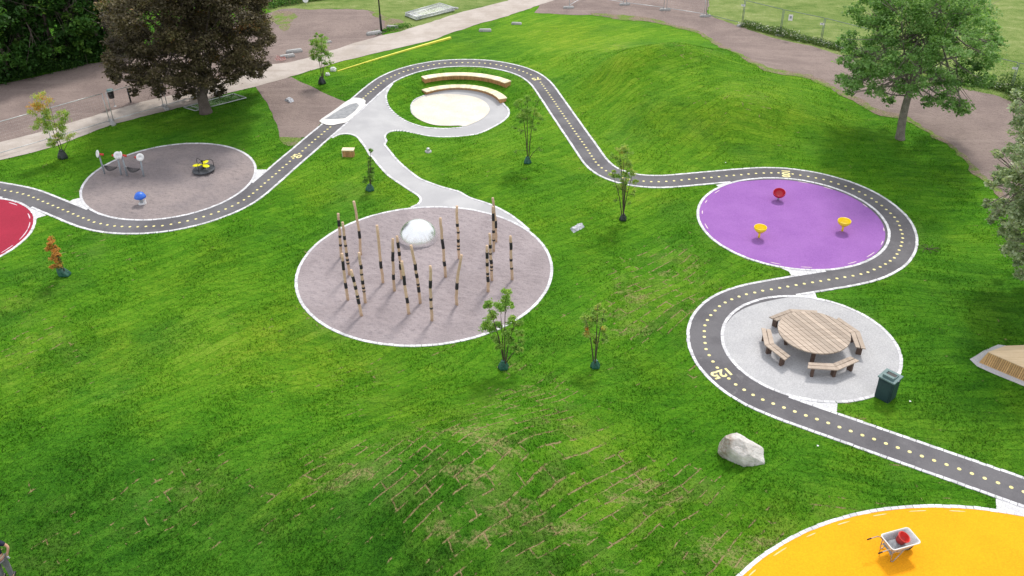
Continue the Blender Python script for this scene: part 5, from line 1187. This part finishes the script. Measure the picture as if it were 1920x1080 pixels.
# ash
b = G(1688, 260)
al = [(1600, 110, 26), (1606, 150, 26), (1590, 70, 20), (1650, 60, 44), (1632, 20, 38), (1700, 30, 44), (1760, 20, 48), (1820, 20, 40), (1846, 62, 30), (1800, 80, 42), (1740, 92, 42), (1690, 112, 38), (1640, 125, 34), (1850, 108, 26), (1812, 140, 34), (1850, 150, 16), (1765, 150, 34), (1705, 160, 28), (1640, 168, 20), (1780, 185, 22), (1808, 200, 16), (1592, 176, 9), (1870, 85, 16), (1668, 188, 12), (1755, -35, 52), (1690, -25, 44), (1825, -25, 36), (1575, 112, 8), (1575, 145, 10), (1800, 212, 9), (1740, 190, 14), (1640, -15, 26), (1615, 130, 20)]
tree('ash_tree', b, [b-Vector((0, 0, .2)), V(1692, 225, b), V(1703, 180, b), V(1722, 130, b), V(1745, 70, b), V(1765, 10, b), V(1775, -50, b)], .25, px_blobs(b, al, (-1.9, 1.4), .7), 48000, .088, MAT['ash'], MAT['bark'], 'green airy ash tree leaning right at the edge of the bare strip', t0=.48, tv=.2, clump_n=14, cr=.36, limb_r=.07, seed=9)
# silver-leaved tree whose trunk stands outside the frame
b = G(2030, 600)
sl_ = [(1908, 200, 16), (1925, 240, 30), (1900, 285, 22), (1868, 292, 9), (1890, 330, 26), (1858, 345, 10), (1915, 340, 36), (1880, 388, 22), (1915, 390, 36), (1900, 432, 26), (1862, 412, 8), (1925, 470, 36), (1890, 470, 12), (1915, 515, 14), (1960, 300, 50), (1960, 400, 55), (1970, 220, 45), (2030, 300, 60), (2040, 400, 60), (1985, 150, 35), (1850, 380, 6), (1905, 175, 8), (1950, 490, 30)]
tree('willow_tree', b, [b-Vector((0, 0, .2)), V(2025, 540, b), V(2015, 470, b), V(2005, 380, b), V(1995, 280, b), V(1990, 190, b)], .24, px_blobs(b, sl_, (-1.6, 1.2), .4), 26000, .085, MAT['silver'], MAT['bark'], 'grey-green leafy tree reaching in from the right edge of the photo', t0=.5, tv=.2, clump_n=16, cr=.34, limb_r=.06, seed=12)

# woodland at the upper left
WL = ['woodland tree at the extreme left edge, dark green', 'woodland tree second from the left edge, rounded crown', 'woodland tree third from the left, with pale stems showing', 'woodland tree fourth from the left along the bare soil', 'woodland tree directly left of the copper maple crown', 'woodland tree behind the top of the copper maple', 'taller woodland tree behind the leftmost edge tree', 'taller woodland tree behind the second edge tree', 'taller woodland tree filling the gap behind the third edge tree', 'taller woodland tree rearmost beside the maple']
spots = [(-14, 172), (34, 160), (82, 148), (128, 136), (172, 124), (215, 112), (0, 120), (60, 108), (118, 98), (168, 88), ]
for k, (px, py) in enumerate(spots):
    g = flat(px, py); b = Vector((g[0], g[1], 0)); b = b+Vector((0, 2.2 if k < 6 else 3.4, 0)); H = rng.uniform(8, 9.5) if k < 6 else rng.uniform(9.5, 11.5)
    bl = []; R = rng.uniform(1.9, 2.3); lo = .9 if k < 6 else 1.8
    for j in range(13):
        f = j/12; z = lo+(H-lo)*f; rr_ = R*(.75+.35*math.sin(math.pi*min(1, f*1.1))); 
        for _ in range(2 if j < 9 else 1):
            a = rng.uniform(0, 6.28); d = rr_*rng.uniform(.25, .8); bl.append((b+Vector((d*math.cos(a), d*math.sin(a)*.9, z)), rng.uniform(.75, 1.25)))
    tree('woodland_tree', b, [b-Vector((0, 0, .2)), b+Vector((rng.normal(0, .2), 0, H*.3)), b+Vector((rng.normal(0, .4), 0, H*.65)), b+Vector((rng.normal(0, .5), 0, H*.92))], .15, bl, 9500, .14, MAT['wood'], MAT['darkbark'], WL[k], group='trees of the woodland', t0=.42+rng.normal(0, .08), tv=.22, clump_n=9, cr=.36, limb_r=.05, seed=20+k)
# undergrowth along the woodland edge and rough growth on the far banks
def growth(name, line, wdt, n, size, hgt, mat, lab, tmax=1.0, t0=.45, tv=.22):
    L = resample(np.array(line), .3); i = rng.integers(0, len(L), n); T = tangents(L)[i]; d = rng.uniform(-1, 1, n)*wdt
    p = L[i]+np.c_[-T[:, 1], T[:, 0]]*d[:, None]+rng.normal(0, .15, (n, 2)); h_ = hgt*(.45+.55*np.abs(np.sin(L[i][:, 0]*1.3)*np.cos(L[i][:, 1]*.9+L[i][:, 0]*.31)))
    z = rng.uniform(0, 1, n)**.8*h_*(1-.5*(np.abs(d)/wdt)**2)+.02+height(p[:, 0], p[:, 1])
    tt = np.clip(t0+rng.normal(0, tv, n), 0, tmax); fl_ = (rng.uniform(0, 1, n) > .90) & (z > h_*.45); tt = np.where(fl_, rng.uniform(.9, 1, n), tt) if tmax > .9 else tt
    o = leaves(name, np.c_[p, z], size, tt, mat, None, .3); tag(o, lab, 'plants', kind='stuff'); return o
wedge_l = WF(z1([(-300, 600), (0, 540), (200, 500), (420, 448), (560, 412), (700, 390), (800, 360)]))+np.array([0, 1.3])
growth('undergrowth', wedge_l, 1.2, 15000, .09, 1.6, MAT['wood'], 'dark bushy undergrowth along the foot of the woodland', t0=.38)
growth('undergrowth', WF([(495, 18), (520, 12), (560, 6), (620, -4), (680, -12)])+np.array([0, .8]), .9, 5000, .09, 1.2, MAT['wood'], 'green bank of rough plants at the top edge behind the bare soil', t0=.8)
growth('wildflowers', np.array([(v.x, v.y) for v in fm[1:]])+np.array([.25, .0]), .42, 21000, .055, .62, MAT['weeds'], 'strip of white wildflowers and tall weeds under the green fence')
g_ = WF([(1880, 165), (1900, 190), (1925, 220), (1960, 250)]); growth('undergrowth', g_+np.array([.6, .6]), .6, 2600, .08, .9, MAT['weeds'], 'leafy weeds beside the fence at the right edge', .85)
growth('undergrowth', WF([(708, 62), (725, 58), (745, 54), (765, 50)]), .35, 700, .06, .3, MAT['tuft'], 'green weeds around the foot of the lamp post', .8)

# bagged saplings
SAP = [
 ((119, 297), 'bagdark', 9, [(77, 190), (93, 196), (131, 262)], [(77, 187, 13), (66, 204, 10), (70, 230, 10), (117, 216, 10), (114, 233, 10), (122, 251, 12), (96, 227, 11), (99, 270, 9), (84, 212, 10), (90, 240, 9), (108, 258, 7)], .66, 'sap', 'young multi-stem sapling with yellow-green and orange leaves behind the swings circle', 'black watering bag around the sapling behind the swings circle'),
 ((604, 157), 'bagdark', 7, [(603, 64), (592, 66), (612, 100)], [(592, 65, 4), (605, 71, 8), (588, 82, 8), (601, 84, 11), (610, 94, 9), (590, 101, 8), (603, 109, 8), (616, 103, 6), (590, 112, 5), (611, 122, 6), (622, 116, 4), (596, 92, 8)], .42, 'sap', 'young sapling with mid-green leaves beside the footpath and the yellow beam', 'black watering bag around the sapling at the thin end of the yellow beam'),
 ((694, 357), 'bag', 8, [(695, 283), (690, 300)], [(694, 300, 6), (694, 312, 7), (695, 322, 6), (692, 332, 7), (683, 338, 6), (698, 336, 4), (695, 285, 4)], .12, 'sap', 'narrow dark green sapling beside the curving concrete path', 'round green watering bag beside the curving concrete path'),
 ((989, 306), 'bag', 7, [(977, 194), (988.5, 184), (1003, 203), (1012, 275)], [(972, 194, 7), (987, 188, 8), (1008, 191, 5), (980, 209, 9), (992, 207, 9), (1008, 212, 8), (977, 222, 8), (992, 225, 7), (1011, 225, 6), (964, 240, 4), (977, 245, 5), (1000, 240, 5), (1013, 279, 4), (967, 284, 3)], .4, 'sap', 'sparse tall sapling with several thin stems near the stage bend of the track', 'green watering bag around the sapling near the stage bend of the track'),
 ((1168, 413), 'bagdark', 7, [(1161, 277), (1177, 284), (1185, 330), (1150, 330), (1169, 300)], [(1164, 279, 8), (1177, 287, 8), (1153, 295, 7), (1169, 305, 11), (1182, 305, 7), (1148, 326, 6), (1164, 326, 9), (1184, 326, 8), (1169, 341, 9), (1192, 339, 5), (1156, 352, 5), (1171, 357, 6), (1190, 362, 5), (1153, 375, 4), (1179, 380, 4)], .55, 'sap', 'tall pale green sapling overlapping the track left of the purple circle', 'dark watering bag around the sapling left of the purple circle'),
 ((944, 691), 'bag', 10, [(948, 551), (915, 572), (939, 590), (966, 604), (975, 650)], [(948, 551, 8), (950, 560, 8), (914, 571, 7), (939, 577, 10), (956, 571, 6), (925, 590, 8), (915, 610, 11), (929, 610, 9), (962, 602, 8), (972, 604, 7), (950, 622, 9), (974, 624, 6), (929, 634, 8), (956, 638, 7), (978, 643, 6), (937, 649, 7), (966, 651, 7), (974, 657, 5)], .45, 'sap', 'largest leafy sapling in front of the gravel circle with the posts', 'green watering bag in a dry spot below the posts circle'),
 ((1116, 689), 'bag', 9, [(1121, 571), (1133, 582), (1097, 597)], [(1121, 575, 6), (1117, 583, 7), (1133, 583, 4), (1098, 598, 8), (1115, 598, 8), (1129, 600, 7), (1104, 614, 7), (1127, 618, 8), (1115, 630, 7), (1133, 632, 6), (1100, 630, 6), (1117, 647, 6), (1097, 620, 6), (1102, 628, 4)], .58, 'sap', 'yellow-green sapling with a tuft of orange leaves, standing alone mid-lawn', 'green watering bag around the sapling standing alone mid-lawn'),
 ((123, 516), 'bag', 11, [(94, 440), (104, 460)], [(94, 451, 6), (103, 464, 7), (94, 466, 6), (105.5, 474, 7), (110, 482, 5), (100, 485, 6), (107, 493, 7), (100, 501, 5), (97, 458, 6)], .5, 'saporange', 'small leaning sapling with withered orange leaves right of the red circle', 'large green watering bag slumped beside the orange-leaved sapling'),
]
for (bx, by), bagm, bw, tops, bl, t0, lm, lab, blab in SAP:
    b = G(bx, by); t = thing('sapling', lab, 'sapling', b, 0, 'bagged saplings on the lawn'); k = ppm(b); rr = random.Random(int(bx)); stems = []
    for tx, ty in tops:
        p1 = V(tx, ty, b, rr.uniform(-.25, .25))-b; s0 = Vector((rr.uniform(-.06, .06), rr.uniform(-.06, .06), 0)); mid = s0.lerp(p1, .5)+Vector((p1.x*-.08, 0, .05*p1.length)); stems.append([Vector(v) for v in catmull([s0, mid, p1], 5)])
    sm_ = []
    for j, s_ in enumerate(stems):
        n = len(s_); mb = MB(); mb.tube(s_, [.028*(1-.7*i/(n-1)) for i in range(n)], 6); sm_.append(mb)
    C_ = []; T_ = []
    for x, y, r in bl:
        dy = rr.uniform(-.35, .35); c = V(x, y, b, dy); R = r*k
        orange = lm == 'sap' and ((x, y) in ((1097, 620), (1102, 628), (77, 187), (66, 204)))
        n = int(480*(r/8)**1.6); p, q_ = blob_leaves(c, R*1.1, n, max(4, int(r/1.1)), 1.0, .5, .9 if orange else t0+rr.gauss(0, .06), .10); C_.append(p); T_.append(q_)
        # twig from the nearest stem
        e = c-b; best = min((pt for s_ in stems for pt in s_[2:]), key=lambda q: (q-e).length+max(0, q.z-e.z)*2); mb = sm_[[any(pt is best for pt in s_) for s_ in stems].index(True)]
        mb.tube([best, best.lerp(e, .6)+Vector((0, 0, .02)), e], [.009, .006, .004], 5)
        for q2 in p[::max(1, len(p)//5)]: mb.tube([e, Vector(q2)-b], [.004, .002], 4)
    for mb in sm_: mb.build('stem', MAT['stem'], t, True)
    leaves('foliage', np.concatenate(C_), .047, np.concatenate(T_), MAT[lm], t, .2, .45, mtx_off=b)
    # the bag: a slumped sack gathered round the stems
    w_ = bw*k; hh = w_*(2.0 if bx not in (694,) else 1.7); bm = bmesh.new(); nn = 26; ph = rr.uniform(0, 6); lx = (-.35 if bx == 123 else 0)
    prof = [(.55, 0), (.95, .04), (1.0, .18), (.86, .45), (.62, .70), (.42, .88), (.46, 1.0), (.2, .97)]
    rows = []
    for r_, z in prof:
        row = []
        for i in range(nn):
            a = 2*math.pi*i/nn; wr = 1+.13*math.sin(5*a+ph+z*3)+.07*math.sin(9*a-ph*2+z*7)
            row.append(bm.verts.new((w_*r_*wr*math.cos(a)*1.05+lx*hh*z+.0, w_*r_*wr*math.sin(a)*.85, hh*z*(1+.04*math.sin(3*a+ph)))))
        rows.append(row)
    for i in range(len(rows)-1):
        for j in range(nn): bm.faces.new((rows[i][j], rows[i][(j+1) % nn], rows[i+1][(j+1) % nn], rows[i+1][j]))
    bm.faces.new(rows[-1]); me = bpy.data.meshes.new('watering_bag'); bm.to_mesh(me); bm.free(); me.materials.append(MAT[bagm]); me.polygons.foreach_set('use_smooth', [True]*len(me.polygons))
    o = bpy.data.objects.new('watering_bag', me); COL.objects.link(o); o.location = b-Vector((0, 0, .01)); ssb = o.modifiers.new('s', 'SUBSURF'); ssb.levels = 1; ssb.render_levels = 1
    tag(o, blab, 'watering bag', 'watering bags on the saplings')

# ---- grass blades standing on the lawn (one uncountable mass)
def grass():
    N = NBLADE; y = rng.uniform(0, 1, N); y = 14+(62-14)*y**1.25; half = (y*.62+6); x = rng.uniform(-1, 1, N)*half
    # clumping
    d = hard_dist(x, y)+.15; keep = d > .005
    for poly in (np.vstack([k4, lip, back, k2[::-1], inC1, k1[::-1], trk]), sp, np.array(sur), np.vstack([fl, fu[::-1]]), WF(tri), WF(soil), np.vstack([top_left, dlw[1:], duw[::-1]]), *WEDGES):
        keep &= ~inpoly(x, y, poly)
    def near(x, y, L, r):
        m = np.zeros(len(x), bool)
        for i in range(0, len(x), 40000):
            m[i:i+40000] = (np.hypot(x[i:i+40000, None]-L[None, :, 0], y[i:i+40000, None]-L[None, :, 1]).min(1) < r)
        return m
    for L in (k1, k2, k4, lip): keep &= ~near(x, y, L, .075)
    x = x[keep]; y = y[keep]; z = height(x, y); n = len(x)
    a = rng.uniform(0, 6.28, n); L = rng.uniform(.035, .085, n)*(.8+.35*np.sin(x*1.7+np.sin(y*2.1))); wd = rng.uniform(.012, .03, n); ln = rng.uniform(.01, .07, n)
    ca, sa = np.cos(a), np.sin(a); b_ = rng.uniform(0, 6.28, n)
    v = np.stack([np.c_[x-ca*wd, y-sa*wd, z-.004], np.c_[x+ca*wd, y+sa*wd, z-.004], np.c_[x+np.cos(b_)*ln, y+np.sin(b_)*ln, z+L]], 1).reshape(-1, 3)
    tt = np.clip(.45+rng.normal(0, .17, n), 0, 1)
    o = mesh_np('grass', v, np.arange(3*n), 3, MAT['blades'], np.repeat(tt, 3)); set_attr(o, 'worn', np.repeat(worn(x, y), 3)); set_attr(o, 'fresh_shade', np.repeat(fresh_shade(x, y), 3)); tag(o, 'short green grass blades covering the lawn and mounds', 'grass', kind='stuff')
NBLADE = 450000
grass()
